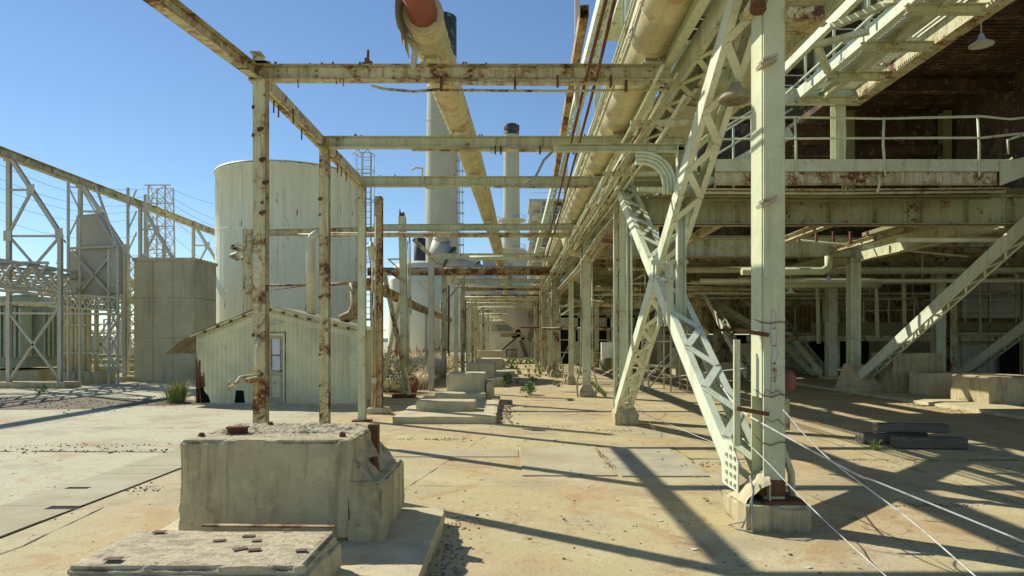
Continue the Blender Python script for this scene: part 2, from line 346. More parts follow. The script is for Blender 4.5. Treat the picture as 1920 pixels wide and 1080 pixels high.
def checker_mat(name, base, pitch, direc=(1, 0)):
    m = mat(name, base, .92, 0, [((base[0] * .75, base[1] * .72, base[2] * .66), 1.2, .4, .66, .8), ((.40, .29, .16), 2.4, .58, .74, .5)], spec=.08)
    n = m.node_tree.nodes; l = m.node_tree.links; bs = n["Principled BSDF"]; g = n.new("ShaderNodeNewGeometry")
    w1 = n.new("ShaderNodeTexWave"); w1.inputs["Scale"].default_value = pitch; w1.wave_type = 'BANDS'; w1.bands_direction = 'DIAGONAL'
    mp = n.new("ShaderNodeMapping"); mp.inputs["Scale"].default_value = (1, 1, 0); l.new(g.outputs["Position"], mp.inputs[0]); l.new(mp.outputs[0], w1.inputs[0])
    w2 = n.new("ShaderNodeTexWave"); w2.inputs["Scale"].default_value = pitch; w2.bands_direction = 'DIAGONAL'
    mp2 = n.new("ShaderNodeMapping"); mp2.inputs["Scale"].default_value = (-1, 1, 0); l.new(g.outputs["Position"], mp2.inputs[0]); l.new(mp2.outputs[0], w2.inputs[0])
    mx = n.new("ShaderNodeMath"); mx.operation = 'MAXIMUM'; l.new(w1.outputs["Fac"], mx.inputs[0]); l.new(w2.outputs["Fac"], mx.inputs[1])
    b = n.new("ShaderNodeBump"); b.inputs["Strength"].default_value = .35; b.inputs["Distance"].default_value = .002
    l.new(mx.outputs[0], b.inputs["Height"]); l.new(b.outputs[0], bs.inputs["Normal"])
    return m
# ------------------------------------------------------------ ground
def grid(x0, x1, y0, y1, nx, ny, z=0, amp=0):
    mb = MB(); vs = []
    for i in range(nx + 1):
        for j in range(ny + 1):
            x = x0 + (x1 - x0) * i / nx; y = y0 + (y1 - y0) * j / ny
            vs.append((x, y, z + (amp * noise.noise(V((x * .8, y * .8, 0))) if 0 < i < nx and 0 < j < ny else 0)))
    return mb.add(vs, [(i * (ny + 1) + j, (i + 1) * (ny + 1) + j, (i + 1) * (ny + 1) + j + 1, i * (ny + 1) + j + 1) for i in range(nx) for j in range(ny)])
struct(grid(-1500, 1500, -60, 3000, 6, 6).build('ground', ground_mat()))
M['gravel'] = mat('gravel', (.25, .21, .14), .95, 0, [((.13, .11, .075), 2.5, .42, .6, .8), ((.45, .26, .1), .9, .58, .68, .6), ((.42, .38, .27), 9, .55, .7, .6), ((.06, .05, .04), 30, .58, .66, .7)], (40, 1, .03))
# gravel patch with a ragged outline
mb = MB(); pts = []
cx, cy = -14.6, 20.0
for k in range(60):
    a = 2 * math.pi * k / 60; r_ = 1 + .25 * noise.noise(V((math.cos(a) * 2, math.sin(a) * 2, 3))) + .1 * noise.noise(V((math.cos(a) * 8, math.sin(a) * 8, 3)))
    pts.append((cx + 5.4 * r_ * math.cos(a), cy + 2.0 * r_ * math.sin(a), .004))
mb.add([(cx, cy, .004)] + pts, [(0, i + 1, (i + 1) % 60 + 1) for i in range(60)])
struct(mb.build('gravel_patch', M['gravel'], origin=(cx, cy, 0)))
def joint(pts, w0, name='pavement_joint'):
    mb = MB(); vs = []; fs = []
    L = []
    for a, b in zip(pts, pts[1:]):
        a, b = V(a), V(b); n_ = max(2, int((b - a).length / .12))
        for i in range(n_): L.append(a.lerp(b, i / n_))
    L.append(V(pts[-1]))
    for i, p in enumerate(L):
        t = (L[min(i + 1, len(L) - 1)] - L[max(i - 1, 0)]).normalized(); s = V((-t.y, t.x, 0))
        ww = w0 * max(.12, .6 + 1.4 * noise.noise(p * 3)); off = .012 * noise.noise(p * 5 + V((9, 0, 0)))
        vs += [p + s * (ww + off) + V((0, 0, .005)), p + s * (off - ww) + V((0, 0, .005))]
    for i in range(len(L) - 1): fs.append((2 * i, 2 * i + 1, 2 * i + 3, 2 * i + 2))
    mb.add(vs, fs); return struct(mb.build(name, M['joint']))
M['joint'] = mat('joint_dirt', (.06, .05, .035), .95, 0, [((.16, .13, .08), 6, .45, .6, .8)])
joint([(-14, 11.25, 0), (-8, 11.15, 0), (-2.5, 11.0, 0)], .035)
joint([(2.7, 10.45, 0), (3.6, 10.4, 0), (14, 10.2, 0)], .022)
joint([(2.72, 10.25, 0), (2.72, 11.6, 0)], .012); joint([(0.1, 20.8, 0), (2.2, 20.6, 0)], .03)
joint([(-6, 16.9, 0), (6, 16.7, 0)], .012); joint([(5.6, 5, 0), (5.7, 16, 0)], .008); joint([(-1.5, 7.2, 0), (-.4, 13.5, 0)], .006)
joint([(-.4, 13.3, 0), (2.3, 13.2, 0), (6, 13.35, 0)], .007); joint([(3.4, 3.6, 0), (3.5, 6.4, 0), (3.45, 10, 0)], .006); joint([(-4.4, 8.6, 0), (-1.2, 8.5, 0), (.1, 8.45, 0)], .006)
joint([(-9, 6.4, 0), (-5.6, 6.3, 0)], .008); joint([(-9.5, 14.2, 0), (-3.4, 14.1, 0)], .010)
joint([(-4.45, 4.5, 0), (-4.3, 6, 0), (-4.42, 7.4, 0)], .01)
# ------------------------------------------------------------ floor plates
def plate(x0, x1, y0, y1, z, t, m, label, name='floor_plate'):
    mb = MB().box(x0, x1, y0, y1, z, z + t); o = mb.build(name, m, origin=((x0 + x1) / 2, (y0 + y1) / 2, 0))
    return tag(o, label, 'floor plate')
chk = checker_mat('chequered_plate', (.49, .43, .29), 13)
plate(.14, 1.40, 9.1, 11.6, 0, .018, chk, 'chequered steel floor plate left of the plain plate in the concrete floor')
plate(1.46, 2.62, 9.05, 11.45, 0, .018, M['plate'], 'smooth grey steel floor plate in front of the near pale column')
plate(-2.4, .10, 10.6, 11.3, 0, .012, chk, 'narrow chequered cover strip running left from the chequered floor plate')
chk2 = checker_mat('worn_chequered_plate', (.47, .435, .31), 11)
mb = MB(); yy = 3.2; k = 0
while yy < 12.5:
    y1 = yy + .597; lift = .002 * (k % 3)
    holes = [h for h in ((-4.98, -4.68, 7.25, 7.46), (-5.42, -5.14, 8.25, 8.36)) if yy <= h[2] < y1]
    if holes:
        h = holes[0]; mb.box(-5.55, -4.68, yy, h[2], .007, .017).box(-5.55, -4.68, h[3], y1, .007, .017)
        if h[0] > -5.5: mb.box(-5.55, h[0], h[2], h[3], .007, .017)
        if h[1] < -4.7: mb.box(h[1], -4.68, h[2], h[3], .007, .017)
    else: mb.box(-5.55, -4.68, yy, y1, .007 , .016 + lift)
    yy += .60; k += 1
tag(mb.build('trench_cover', chk2, origin=(-5.1, 7, 0)), 'long chequered trench cover strip in the left yard, two small pieces missing', 'trench cover')
struct(MB().box(-5.56, -4.665, 3.2, 12.4, .002, .0055).build('trench_shade_sheet', M['dark'], origin=(-5, 6, 0)))  # black sheet under the plates in place of the trench's shade
# ------------------------------------------------------------ concrete blocks
def block(label, cat='concrete block', m='conc', name='concrete_block', spec=None, chip=.03, cell=.06, group=None, seed=0, bevel=0):
    mb = MB()
    for s_ in spec: rough_block(mb, *s_, cell=cell, chip=chip, seed=seed)
    b = spec[0]; o = mb.build(name, M[m] if isinstance(m, str) else m, origin=((b[0] + b[1]) / 2, (b[2] + b[3]) / 2, b[4]))
    return tag(o, label, cat, group)
block('low concrete base slab under the big foreground block', 'concrete slab', 'conctop', 'concrete_slab', [(-3.1, -.65, 2.6, 6.78, 0, .17)], chip=.02, cell=.07)
t = thing('concrete_block', 'largest foreground concrete block with a stepped broken right end and stained sides', 'concrete block', (-2, 6.1, .17))
mb = MB()
# main body with a notch at its right end
rough_block(mb, -2.72, -1.30, 5.55, 6.68, .17, 1.0, cell=.035, chip=.05, seed=3)
mb.build('body', M['conc'], t)
mb = MB(); rough_block(mb, -1.34, -1.05, 5.553, 6.69, .17, .66, cell=.03, chip=.045, seed=5)
mb.build('step', M['conc'], t)
# crumbled slope between step and body
mb = MB(); n_ = 90; m_ = 24; vs = []
for i in range(n_ + 1):
    for j in range(m_ + 1):
        y = 5.575 + 1.09 * i / n_; f = j / m_
        x = -1.44 + .30 * f; bw = math.sin(math.pi * f)
        z = .985 - .345 * (f ** (1.1 + .7 * noise.noise(V((y * 3, 0, 4))))) + (.09 * noise.noise(V((x * 9, y * 7, 2))) + .03 * noise.noise(V((x * 40, y * 34, 2)))) * bw
        x += .04 * noise.noise(V((y * 9, f * 3, 5)))
        vs.append((x, y, z))
q_ = m_ + 1; fs = [(i * q_ + j, i * q_ + j + 1, (i + 1) * q_ + j + 1, (i + 1) * q_ + j) for i in range(n_) for j in range(m_)]
vs2 = [(v[0], v[1], .6) for v in vs[:q_]] + [(v[0], v[1], .6) for v in vs[-q_:]]
o_ = len(vs); fs += [(j, o_ + j, o_ + j + 1, j + 1) for j in range(m_)] + [(n_ * q_ + j + 1, o_ + q_ + j + 1, o_ + q_ + j, n_ * q_ + j) for j in range(m_)]
mb.add(vs + vs2, fs); mb.build('broken_shoulder', M['conc'], t)
# crumbled top skin
mb = MB(); nx, ny = 110, 80; vs = []
for i in range(nx + 1):
    for j in range(ny + 1):
        x = -2.68 + 1.34 * i / nx; y = 5.60 + 1.04 * j / ny; e = min(i, nx - i, j, ny - j) / 10
        n1 = noise.noise(V((x * 3, y * 6, 1))) + .5 * noise.noise(V((x * 11, y * 16, 1)))
        rid = (.030 * max(0, n1 + .15) + .010 * noise.noise(V((x * 25, y * 45, 7)))) if j > 20 else .006 * n1
        vs.append((x, y, .998 + min(1, e) * (.008 + rid + .006 * noise.noise(V((x * 40, y * 40, 0)))) - (.02 if e == 0 else 0)))
mb.add(vs, [(i * (ny + 1) + j, (i + 1) * (ny + 1) + j, (i + 1) * (ny + 1) + j + 1, i * (ny + 1) + j + 1) for i in range(nx) for j in range(ny)])
mb.build('crumbled_top', M['crumb'], t)
for (x, y, z, r_, h_) in [(-2.60, 5.72, 1.0, .028, .035), (-1.42, 5.72, 1.0, .028, .04), (-2.3, 6.5, 1.0, .028, .035), (-1.20, 5.95, .66, .045, .13)]:
    mb = MB().lathe((x, y, z), [(r_, -.01), (r_, h_ * .6), (r_ * .75, h_ * .6), (r_ * .75, h_), (0, h_)], 10, False); mb.build('anchor_bolt', M['rust'], t)
MB().box(-1.33, -1.24, 6.30, 6.40, .64, 1.03).build('steel_stub', M['rust'], t)
MB().ibeam((-2.44, 5.85, 1.035), (-2.27, 5.87, 1.035), .07, .09).build('beam_offcut', M['rust'], t)
t = thing('concrete_block', 'low wide concrete plinth closest to the camera, strewn with rust flakes', 'concrete block', (-2, 4.5, .17))
mb = MB(); rough_block(mb, -2.79, -1.22, 4.03, 4.92, .17, .395, cell=.035, chip=.03, seed=9); mb.build('base', M['conc'], t)
mb = MB(); rough_block(mb, -2.70, -1.25, 4.10, 4.91, .34, .45, cell=.03, chip=.04, seed=11); mb.build('top', M['crumb'], t)
k = 0
for (x, y, a, s_) in [(-1.98, 4.62, .3, .055), (-1.82, 4.72, 0, .055), (-1.72, 4.6, .1, .04), (-1.76, 4.42, .6, .06), (-1.66, 4.4, .2, .055), (-1.35, 4.38, .2, .05), (-2.48, 4.80, .1, .06), (-1.6, 4.85, .5, .04), (-2.45, 4.2, 0, .07)]:
    d = V((math.cos(a), math.sin(a), 0)); mb = MB().obox((x, y, .4545 + .0012 * k), d * s_ * .72, V((-d.y, d.x, .0)) * s_ * .45, (0, 0, .0022)); k += 1
    tag(mb.build('rust_flake', M['flake'], origin=(x, y, .46)), 'flat flake of rusted steel lying on the low foreground plinth', 'scrap', 'rust flakes on the foreground plinth')
tag(MB().bar((-2.25, 4.97, .462), (-1.28, 4.93, .462), .05, .012).build('steel_strip', M['vrusty'], origin=(-1.8, 4.95, .46)), 'thin rusty steel strip lying along the back edge of the front plinth', 'scrap')
block('thin concrete slab in the middle distance carrying the low oblong block', 'concrete slab', 'conctop', 'concrete_slab', [(-2.62, -.35, 14.9, 20.6, 0, .16)], chip=.02, cell=.09)
block('low oblong concrete block lying on the middle slab', m='conctop', spec=[(-2.26, -.86, 16.0, 16.7, .16, .40)], chip=.02, seed=2)
block('dark square concrete block behind the low oblong one', m='concgrey', spec=[(-1.93, -.78, 20.0, 21.4, .0, .86), (-2.2, -.75, 19.2, 20.0, 0, .34), (-.76, -.55, 19.9, 21.4, 0, .62)], seed=4, chip=.03)
block('smaller grey concrete block behind the dark square block', m='concgrey', spec=[(-1.9, -.7, 28, 30, 0, .9), (-1.2, -.35, 27.0, 28, 0, .35)], cell=.12, seed=6)
block('far concrete block in the row beside the weeds', m='concgrey', spec=[(-1.9, -.5, 36, 38, 0, .9), (-1.0, .1, 34.5, 36, 0, .3)], cell=.15, seed=7)
block('farthest concrete block of the row down the corridor', m='concgrey', spec=[(-2.3, -.6, 45, 47, 0, 1.2)], cell=.2, seed=8)
# right hand blocks
block('tall tan concrete block behind the black topped block at right', m='conc', spec=[(12.6, 14.3, 22.6, 24.0, .1, 1.42)], cell=.08, chip=.03, seed=12)
block('long dark concrete block in front of the tall tan one at right', m='concgrey', spec=[(12.95, 14.9, 21.2, 22.3, .1, .82)], cell=.08, chip=.03, seed=13)
block('squat concrete block at the right edge on the kerbed slab', m='conc', spec=[(12.85, 14.6, 18.4, 20, .1, .85)], cell=.08, chip=.03, seed=14)
block('pale concrete block between the far braces under the platform', m='conctop', spec=[(11.3, 12.8, 33, 34.2, 0, 1.7)], cell=.12, seed=15)
block('two stepped pale blocks near the yellow back panels', m='conctop', spec=[(7.9, 9.1, 33, 34.2, 0, 1.5), (9.1, 10.6, 32.4, 33.6, 0, .8)], cell=.12, seed=16)
mb = MB(); rough_block(mb, 11.7, 30, 15.2, 46, 0, .11, cell=.35, chip=.03)
struct(mb.build('raised_floor', M['conctop']))
# ------------------------------------------------------------ timbers
t = tag(MB().bar((6.35, 11.95, .30), (7.55, 11.85, .29), .22, .15).build('timber_baulk', M['timber'], origin=(7, 12, .2), bevel=.02), 'upper grey timber baulk lying on another on the shaded floor', 'timber')
t = tag(MB().bar((6.45, 11.55, .10), (7.58, 11.44, .10), .26, .18).build('timber_baulk', M['timber'], origin=(7, 11.7, 0), bevel=.02), 'lower front timber baulk lying flat on the shaded floor', 'timber')
t = tag(MB().bar((6.1, 12.0, .10), (7.3, 12.1, .10), .26, .18).build('timber_baulk', M['timber'], origin=(7, 12.2, 0), bevel=.02), 'rear lower timber baulk under the top one', 'timber')

# ============================================================ STEEL
H = 1.8
def bolts(mb, p, n=2, r=.016, d=(0, -1, 0)):
    pass
def flakes(mb, a, b, n, w_, face=(0, -1, 0)):
    """curls of lifted rust and clips along a member"""
    a, b = V(a), V(b)
    for i in range(n):
        p = a.lerp(b, random.random()); s_ = random.uniform(.4, 1) * w_
        mb.obox(p + V((0, 0, random.uniform(-.02, .02))), (s_, 0, random.uniform(-.2, .2) * s_), (0, s_ * .6, 0), (0, 0, .006))
# ---- portal frame nearest the camera
t = thing('portal_frame', 'nearest rusty pale green portal frame, three columns at left and three long cross beams', 'steel frame', (-3.35, 12.3, 0))
CZ = [(9.1, -3.345, 5.27), (12.3, -3.37, 5.27), (15.4, -3.38, 5.30)]
for i, (d, x, top) in enumerate(CZ):
    c = MB().ibeam((x, d, 0.02), (x, d, top), .15, .165, up=Y).build('column', M['rusty' if i < 2 else 'steel'], t)
    MB().box(x - .2, x + .2, d - .17, d + .17, 0, .03).build('base_plate', M['rust'], t)
for (a, b, d, z, h_) in [(-3.42, 2.12, 9.1, 5.37, .20), (-3.45, 3.1, 12.3, 5.38, .2), (-3.42, 2.45, 15.4, 5.40, .22)]:
    mb = MB().ibeam((a, d, z), (b, d, z), h_, .16)
    for k in range(10):
        x = a + .3 + (b - a - .4) * k / 10
        for q in (-.035, .035): mb.obox((x, d - .012, z + q), (.014, 0, 0), (0, .01, 0), (0, 0, .014))
    mb.build('cross_beam', M['rusty' if d < 10 else 'steel'], t)
MB().channel((-3.47, 9.0, 5.33), (-3.47, 15.3, 5.36), .17, .09, side=1).channel((-3.33, 9.0, 5.33), (-3.33, 15.3, 5.36), .17, .09, side=-1).build('longitudinal_beam', M['rusty'], t)
MB().ibeam((-3.40, 9.0, 5.36), (-3.36, 4.6, 4.86), .16, .14).build('longitudinal_beam', M['rusty'], t)
mb = MB().box(-3.46, -3.2, 9.0, 9.2, 5.47, 5.5).box(-3.42, -3.40, 9.02, 9.18, 5.40, 5.62).prism([(-3.42, 9.0, 5.47), (-3.2, 9.0, 5.47), (-3.42, 9.0, 5.62)], (0, .015, 0)).box(-3.46, -3.32, 9.0, 9.2, 5.61, 5.63)
mb.build('end_bracket', M['rusty'], t)
mb = MB()
for q in [(-3.42, 9.8), (-3.42, 10.0), (-3.3, 10.3), (-3.42, 11.1), (-3.4, 13.3), (-3.4, 13.6), (-3.4, 14)]: mb.tube([(q[0], q[1], 5.3), (q[0], q[1], 5.08)], .012, 6)
each(mb, 'hanger_rod', M['rust'], t)
# things fixed to the columns
mb = MB()
for (d, x, z) in [(9.1, -3.29, 4.2), (9.1, -3.29, 3.5), (9.1, -3.32, 4.6), (12.3, -3.43, 4.35), (12.3, -3.32, 3.1), (12.3, -3.42, 2.6), (9.1, -3.25, 3.9)]:
    mb.obox((x, d - .095, z), (.035, 0, .01), (0, .03, 0), (0, 0, .018)); mb.tube([(x - .03, d - .11, z), (x - .01, d - .16, z - .03), (x + .03, d - .15, z - .05)], .009, 6)
each(mb, 'broken_clamp', M['rust'], t)
mb = MB().tube([(-3.37, 8.95, 1.35), (-3.5, 8.8, 1.33), (-3.56, 8.75, 1.22), (-3.62, 8.72, 1.2)], .028, 8).tube([(-3.3, 8.95, 1.32), (-3.42, 8.75, 1.28)], .04, 8)
mb.tube([V((-3.60, 8.72, 1.24)) + (V((.35, .2, .9)).normalized() * math.cos(R(a)) + V((0, .97, -.22)) * math.sin(R(a))) * .065 for a in range(0, 361, 30)], .011, 6, False)
mb.tube([(-3.33, 9.0, 1.85), (-3.33, 8.93, 1.7), (-3.33, 8.93, 1.35), (-3.35, 8.95, 1.05)], .028, 8)
mb.build('valve', M['rusty'], t)
# conduits clamped under the cross beams
for (a, b, d, z, r_) in [(-.95, 2.0, 8.98, 5.20, .03), (-.95, 2.0, 9.05, 5.13, .018), (-.95, 2.6, 12.2, 5.22, .03), (-1.8, 2.7, 12.28, 5.24, .02), (-.4, 2.1, 15.3, 5.26, .025)]:
    MB().tube([(a, d, z), ((a + b) / 2, d, z - .012), (b, d, z + .005)], r_, 8).build('conduit', M['rusty'], t)
MB().tube([(-1.85, 9.0, 5.17), (-1.7, 9.0, 5.13), (-1.3, 9.02, 5.10), (-.95, 9.02, 5.13)], .018, 6).tube([(-.72, 8.98, 4.95), (-.72, 8.98, 5.03), (-.66, 8.98, 5.1), (-.5, 8.98, 5.11)], .016, 6).build('loose_conduit', M['rusty'], t)
mb = MB()
for x, d, z in [(-.93, 8.98, 5.18), (.04, 8.98, 5.18), (.6, 8.98, 5.2), (1.3, 8.98, 5.2), (1.5, 8.98, 5.14), (-.3, 12.2, 5.2), (.5, 12.2, 5.2), (1.1, 12.2, 5.2), (-.2, 12.2, 5.2)]: mb.box(x - .015, x + .015, d - .04, d + .04, z - .05, z + .09)
each(mb, 'pipe_clamp', M['rust'], t)
mb = MB().tube([(-1.92, 9.1, 5.47), (-1.92, 9.1, 5.68)], .02, 6).box(-1.96, -1.9, 9.07, 9.13, 5.5, 5.57).bar((-2.0, 9.1, 5.5), (-1.86, 9.1, 5.52), .03, .03)
mb.build('stub_fitting', M['rust'], t)
mb = MB().tube([(.1, 15.3, 5.45), (-.0, 15.3, 5.52), (-.08, 15.3, 5.5)], .014, 6)
MB().tube([(-2.0, 15.25, 5.3), (-2.0, 15.25, 5.66), (-2.15, 15.25, 5.68), (-2.25, 15.25, 5.63)], .022, 6).tube([(-2.0, 15.25, 5.35), (-1.9, 15.25, 5.22), (-1.75, 15.25, 5.2)], .02, 6).build('bent_fitting', M['rusty'], t)
rf = random.Random(77)
mb = MB()
for (a, b, d, z) in [(-3.3, 2.0, 9.1, 5.475), (-3.3, 2.9, 12.3, 5.485), (-3.3, 2.3, 15.4, 5.515)]:
    for k in range(9):
        x = rf.uniform(a, b); mb.box(x - .012, x + .012, d - .02, d + .01, z - .01, z + rf.uniform(.01, .05))
    for k in range(5):
        x = rf.uniform(a, b); L_ = rf.uniform(.04, .14); mb.tube([(x, d - .06, z - .2), (x + .01, d - .06, z - .2 - L_)], .007, 5)
each(mb, 'loose_bolt', M['rust'], t)
mb = MB()
for d, x in ((9.1, -3.36), (12.3, -3.38)):
    for k in range(6):
        z = rf.uniform(.9, 5); mb.obox((x + rf.choice([-.06, .06]), d - .085, z), (.014, 0, .004), (0, .012, 0), (0, 0, .02))
each(mb, 'clip', M['rust'], t)
# ---- fourth beam with its box posts, in front of the tank
D4 = 21.4
t = thing('pipe_gantry', 'long thin cross beam passing in front of the big tank, on a rusty box post', 'steel frame', (-7.9, D4, 0))
MB().ibeam(W(498, 437, D4), W(700, 432, D4), .2, .14).build('cross_beam', M['rusty'], t)
MB().ibeam(W(700, 427, D4), W(1100, 425, D4), .2, .14).build('cross_beam', M['steel'], t)
MB().tube([W(560, 441, D4 - .2), W(1085, 442, D4 - .2)], .06, 8).tube([W(620, 437, D4 - .3), W(1060, 438, D4 - .3)], .03, 6).build('pipe', M['rusty'], t)
p = W(465, 430, D4); MB().box(p.x - .13, p.x + .13, D4 - .1, D4 + .1, 0, p.z).build('box_post', M['rusty'], t)
mb = MB(); p = W(445, 470, D4 - .2)
for k in range(9): mb.obox(p + V((random.uniform(-.1, .16), random.uniform(-.1, .1), random.uniform(-.25, .25))), V((.12, .03, random.uniform(-.08, .08))), V((0, .08, .04)), V((0, .01, .02)))
mb.build('torn_bracket', M['rusty'], t)
a = W(592, 440, D4 - .25)
MB().tube([W(583, 596, D4 - .25), W(583, 455, D4 - .25), W(586, 444, D4 - .25), W(598, 437, D4 - .25)], .14, 12).build('duct', M['corr'], t)
mb = MB().tube([W(500, 535, D4), W(575, 535, D4)], .035, 6).tube([W(615, 534, D4), W(668, 530, D4)], .05, 6).tube([W(502, 545, D4), W(572, 536, D4)], .015, 5)
mb.tube([W(612, 436, D4), W(620, 452, D4)], .03, 6); mb.build('branch_pipe', M['vrusty'], t)
MB().tube([W(664, 530, D4), W(668, 570, D4), W(660, 590, D4), W(640, 600, D4)], .17, 12).build('elbow_pipe', M['vrusty'], t)
# ---- columns four and five with their props
t = thing('steel_column', 'tall broken off column with a glass jar lamp, on a stub of concrete', 'column', (-3.33, 17.1, 0))
MB().ibeam((-3.33, 17.1, .12), (-3.33, 17.1, 5.42), .18, .18, up=Y).build('shaft', M['vrusty'], t)
mb = MB(); rough_block(mb, -3.62, -3.05, 16.85, 17.35, 0, .15, cell=.05, chip=.03); mb.build('pedestal', M['conctop'], t)
MB().tube([(-3.46, 16.95, .15), (-3.46, 16.95, 4.1)], .025, 6).tube([(-3.40, 16.93, .15), (-3.38, 16.93, 4.9)], .02, 6).tube([(-3.52, 17.0, .15), (-3.45, 17.0, .8), (-3.44, 17.0, 2.6)], .02, 6).build('conduit', M['rusty'], t)
MB().box(-3.48, -3.36, 16.88, 16.96, .75, .9).build('junction_box', M['galv'], t)
t2 = thing('jar_lamp', 'glass jar lamp hanging on the broken off column left of the corridor', 'lamp', (-3.42, 16.9, 3.9))
MB().lathe((-3.46, 16.8, 4.1), [(0, .16), (.05, .14), (.06, .05), (.14, .03), (.15, -.01), (.1, -.02), (0, -.02)], 14).build('cap', M['enamel'], t2)
MB().lathe((-3.46, 16.8, 4.1), [(.09, -.02), (.095, -.08), (.06, -.28), (0, -.3)], 14).build('glass_jar', M['enamel'], t2)
t = thing('steel_column', 'column with a charred jagged top and a crooked brace, right of the jar lamp column', 'column', (-3.45, 21.9, 0))
MB().ibeam((-3.42, 21.9, .1), (-3.52, 21.9, 5.8), .2, .22, up=Y).build('shaft', M['steel'], t)
MB().prism([(-3.62, 21.85, 5.75), (-3.42, 21.85, 5.72), (-3.46, 21.85, 5.95), (-3.55, 21.85, 5.9), (-3.6, 21.85, 6.05)], (0, .1, 0)).build('charred_tip', M['rust'], t)
mb = MB(); rough_block(mb, -3.8, -3.1, 21.6, 22.2, 0, .12, cell=.08); mb.build('pedestal', M['rust'], t)
MB().bar(W(720, 510, 21.9), W(768, 741, 21.5), .13, .1).build('prop', M['rusty'], t)
MB().bar(W(757, 531, 22.1), W(717, 719, 22.1), .13, .1).build('prop', M['corr'], t)
MB().bar(W(722, 505, 21.8), W(760, 528, 21.8), .1, .1).build('knee_brace', M['vrusty'], t)
MB().bar(W(727, 486, 21.8), W(754, 486, 21.8), .05, .05).bar(W(729, 487, 21.8), W(754, 509, 21.8), .06, .05).build('bracket', M['steel'], t)
MB().tube([(-3.3, 21.75, .1), (-3.32, 21.75, 5)], .02, 6).tube([W(768, 442, 21.7), W(770, 590, 21.7)], .03, 6).build('conduit', M['rusty'], t)
t = thing('steel_column', 'slim column with a bracket arm beyond the charred top column', 'column', (-2.93, 24.8, 0))
MB().ibeam((-2.93, 24.8, 0), (-2.93, 24.8, 4.95), .2, .2, up=Y).build('shaft', M['galv'], t)
MB().bar(W(783, 527, 24.7), W(806, 527, 24.7), .05, .05).bar(W(785, 528, 24.7), W(807, 552, 24.7), .06, .05).build('bracket', M['steel'], t)
MB().bar(W(775, 448, 24.6), W(832, 503, 24.8), .1, .14).build('prop', M['rusty'], t)
# ---- the long row of pipe rack frames down the corridor
words = ['first', 'second', 'third', 'fourth', 'fifth', 'sixth', 'seventh', 'eighth', 'ninth', 'tenth', 'eleventh', 'twelfth', 'thirteenth', 'fourteenth']
D = [28, 34.2, 40.3, 46.5, 52.6, 58.8, 65, 71, 77, 83.5, 90, 96, 103, 110]
for i, d in enumerate(D):
    rn = random.Random(i * 5 + 1)
    t = thing('rack_frame', '%s pipe rack frame beyond the fourth cross beam, standing down the corridor' % words[i], 'steel frame', (-3.3, d, 0), 'pipe rack frames down the corridor')
    mm = M[['steel', 'rusty', 'steel', 'rusty'][i % 4]]
    h_ = 5.37 + rn.uniform(-.12, .1); xr = [1.35, 2.4][i > 0]; xl = [-3.3, -3.4][i % 2]
    MB().ibeam((xl if i else -3.25, d, h_), (xr + 1.6 * (i % 2), d, h_), .24, .16).build('cross_beam', mm, t)
    if i: MB().ibeam((xl, d, 0), (xl, d, h_ - .1), .22, .22, up=Y).build('column', mm, t)
    if i % 2 == 1:
        MB().ibeam((xl + .9, d + .6, 0), (xl + .9, d + .6, h_ - .8 + .4 * (i % 3)), .18, .18, up=Y).build('column', M['rusty'], t)
        MB().bar((xl, d, h_ - 1.8), (xl + 1.1, d, h_ - .3), .08, .08).build('knee_brace', M['rusty'], t)
    if i > 1:
        MB().tube([(xl, d - .2, h_ - .35 - .3 * (i % 2)), (3.4, d - .2, h_ - .36 - .3 * (i % 2))], .07, 8).build('pipe', M[['rusty', 'steel'][i % 2]], t)
        MB().ibeam((xl + .4, d + 2.6, h_ - .25), (4.5, d + 2.6, h_ - .25), .16, .14).build('joist', M['vrusty'], t)
        MB().tube([(xl, d + 4.2, h_ - .7), (3.2, d + 4.2, h_ - .72)], .09, 8).build('pipe', M['rusty'], t)
        MB().tube([(1.6, d + 1.4, h_ - .2), (1.6, d + 1.4, h_ - 1.1 - .8 * (i % 3))], .035, 6).build('hanger_rod', M['rust'], t)
        MB().ibeam((xl - .7, d + 3, 0), (xl - .7, d + 3, 3.6 + .5 * (i % 3)), .14, .14, up=Y).build('column', M[['rusty', 'steel'][i % 2]], t)
        MB().ibeam((xl, d + 1.3, h_ + .02), (3.0, d + 1.3, h_ + .02), .1, .12).build('joist', M['steel'], t)
        MB().bar((xl - .02, d + .2, h_ - 1.2), (xl + .75, d + .2, h_ - .15), .06, .06).build('knee_brace', M['steel'], t)
        MB().tube([(xl - .5 * (i % 3), d + 1, .3), (xl - .5 * (i % 3), d + 1, 4.3)], .05, 6).build('standpipe', M['rusty'], t)
    if i in (1, 3, 5):
        MB().tube([(xl + .2, d, 1.2), (xl + .25, d - .1, 4.6)], .045, 6).build('conduit', M['rust'], t)
# rusty lateral pipe at the second far frame, turning down at its right end
t = thing('steam_pipe', 'thick rusty peeling pipe crossing the corridor and running on behind the X brace', 'pipe', (0, 33, 5))
MB().tube([W(690, 509, 32.5), W(1065, 509, 32.5)], .19, 12).build('run', M['vrusty'], t)
MB().tube([W(1085, 513, 32.5), W(1900, 512, 32.5)], .19, 12).build('run', M['vrusty'], t)
MB().tube([W(1060, 509, 32.5), W(1076, 510, 32.5), W(1083, 518, 32.5), W(1088, 522, 31.5)], .24, 12).build('elbow', M['steel'], t)
t = thing('steam_pipe', 'rusty pipe sloping away on posts at left, in front of the white tanks', 'pipe', (-4.3, 30, 3))
MB().tube([(-4.05, 19.2, 3.42), (-4.15, 30, 3.3), (-4.2, 46, 3.25)], .17, 12).build('run', M['vrusty'], t)
for d in (26, 33, 41): MB().tube([(-4.15, d, 0), (-4.15, d, 3.2)], .06, 8).build('post', M['steel'], t)
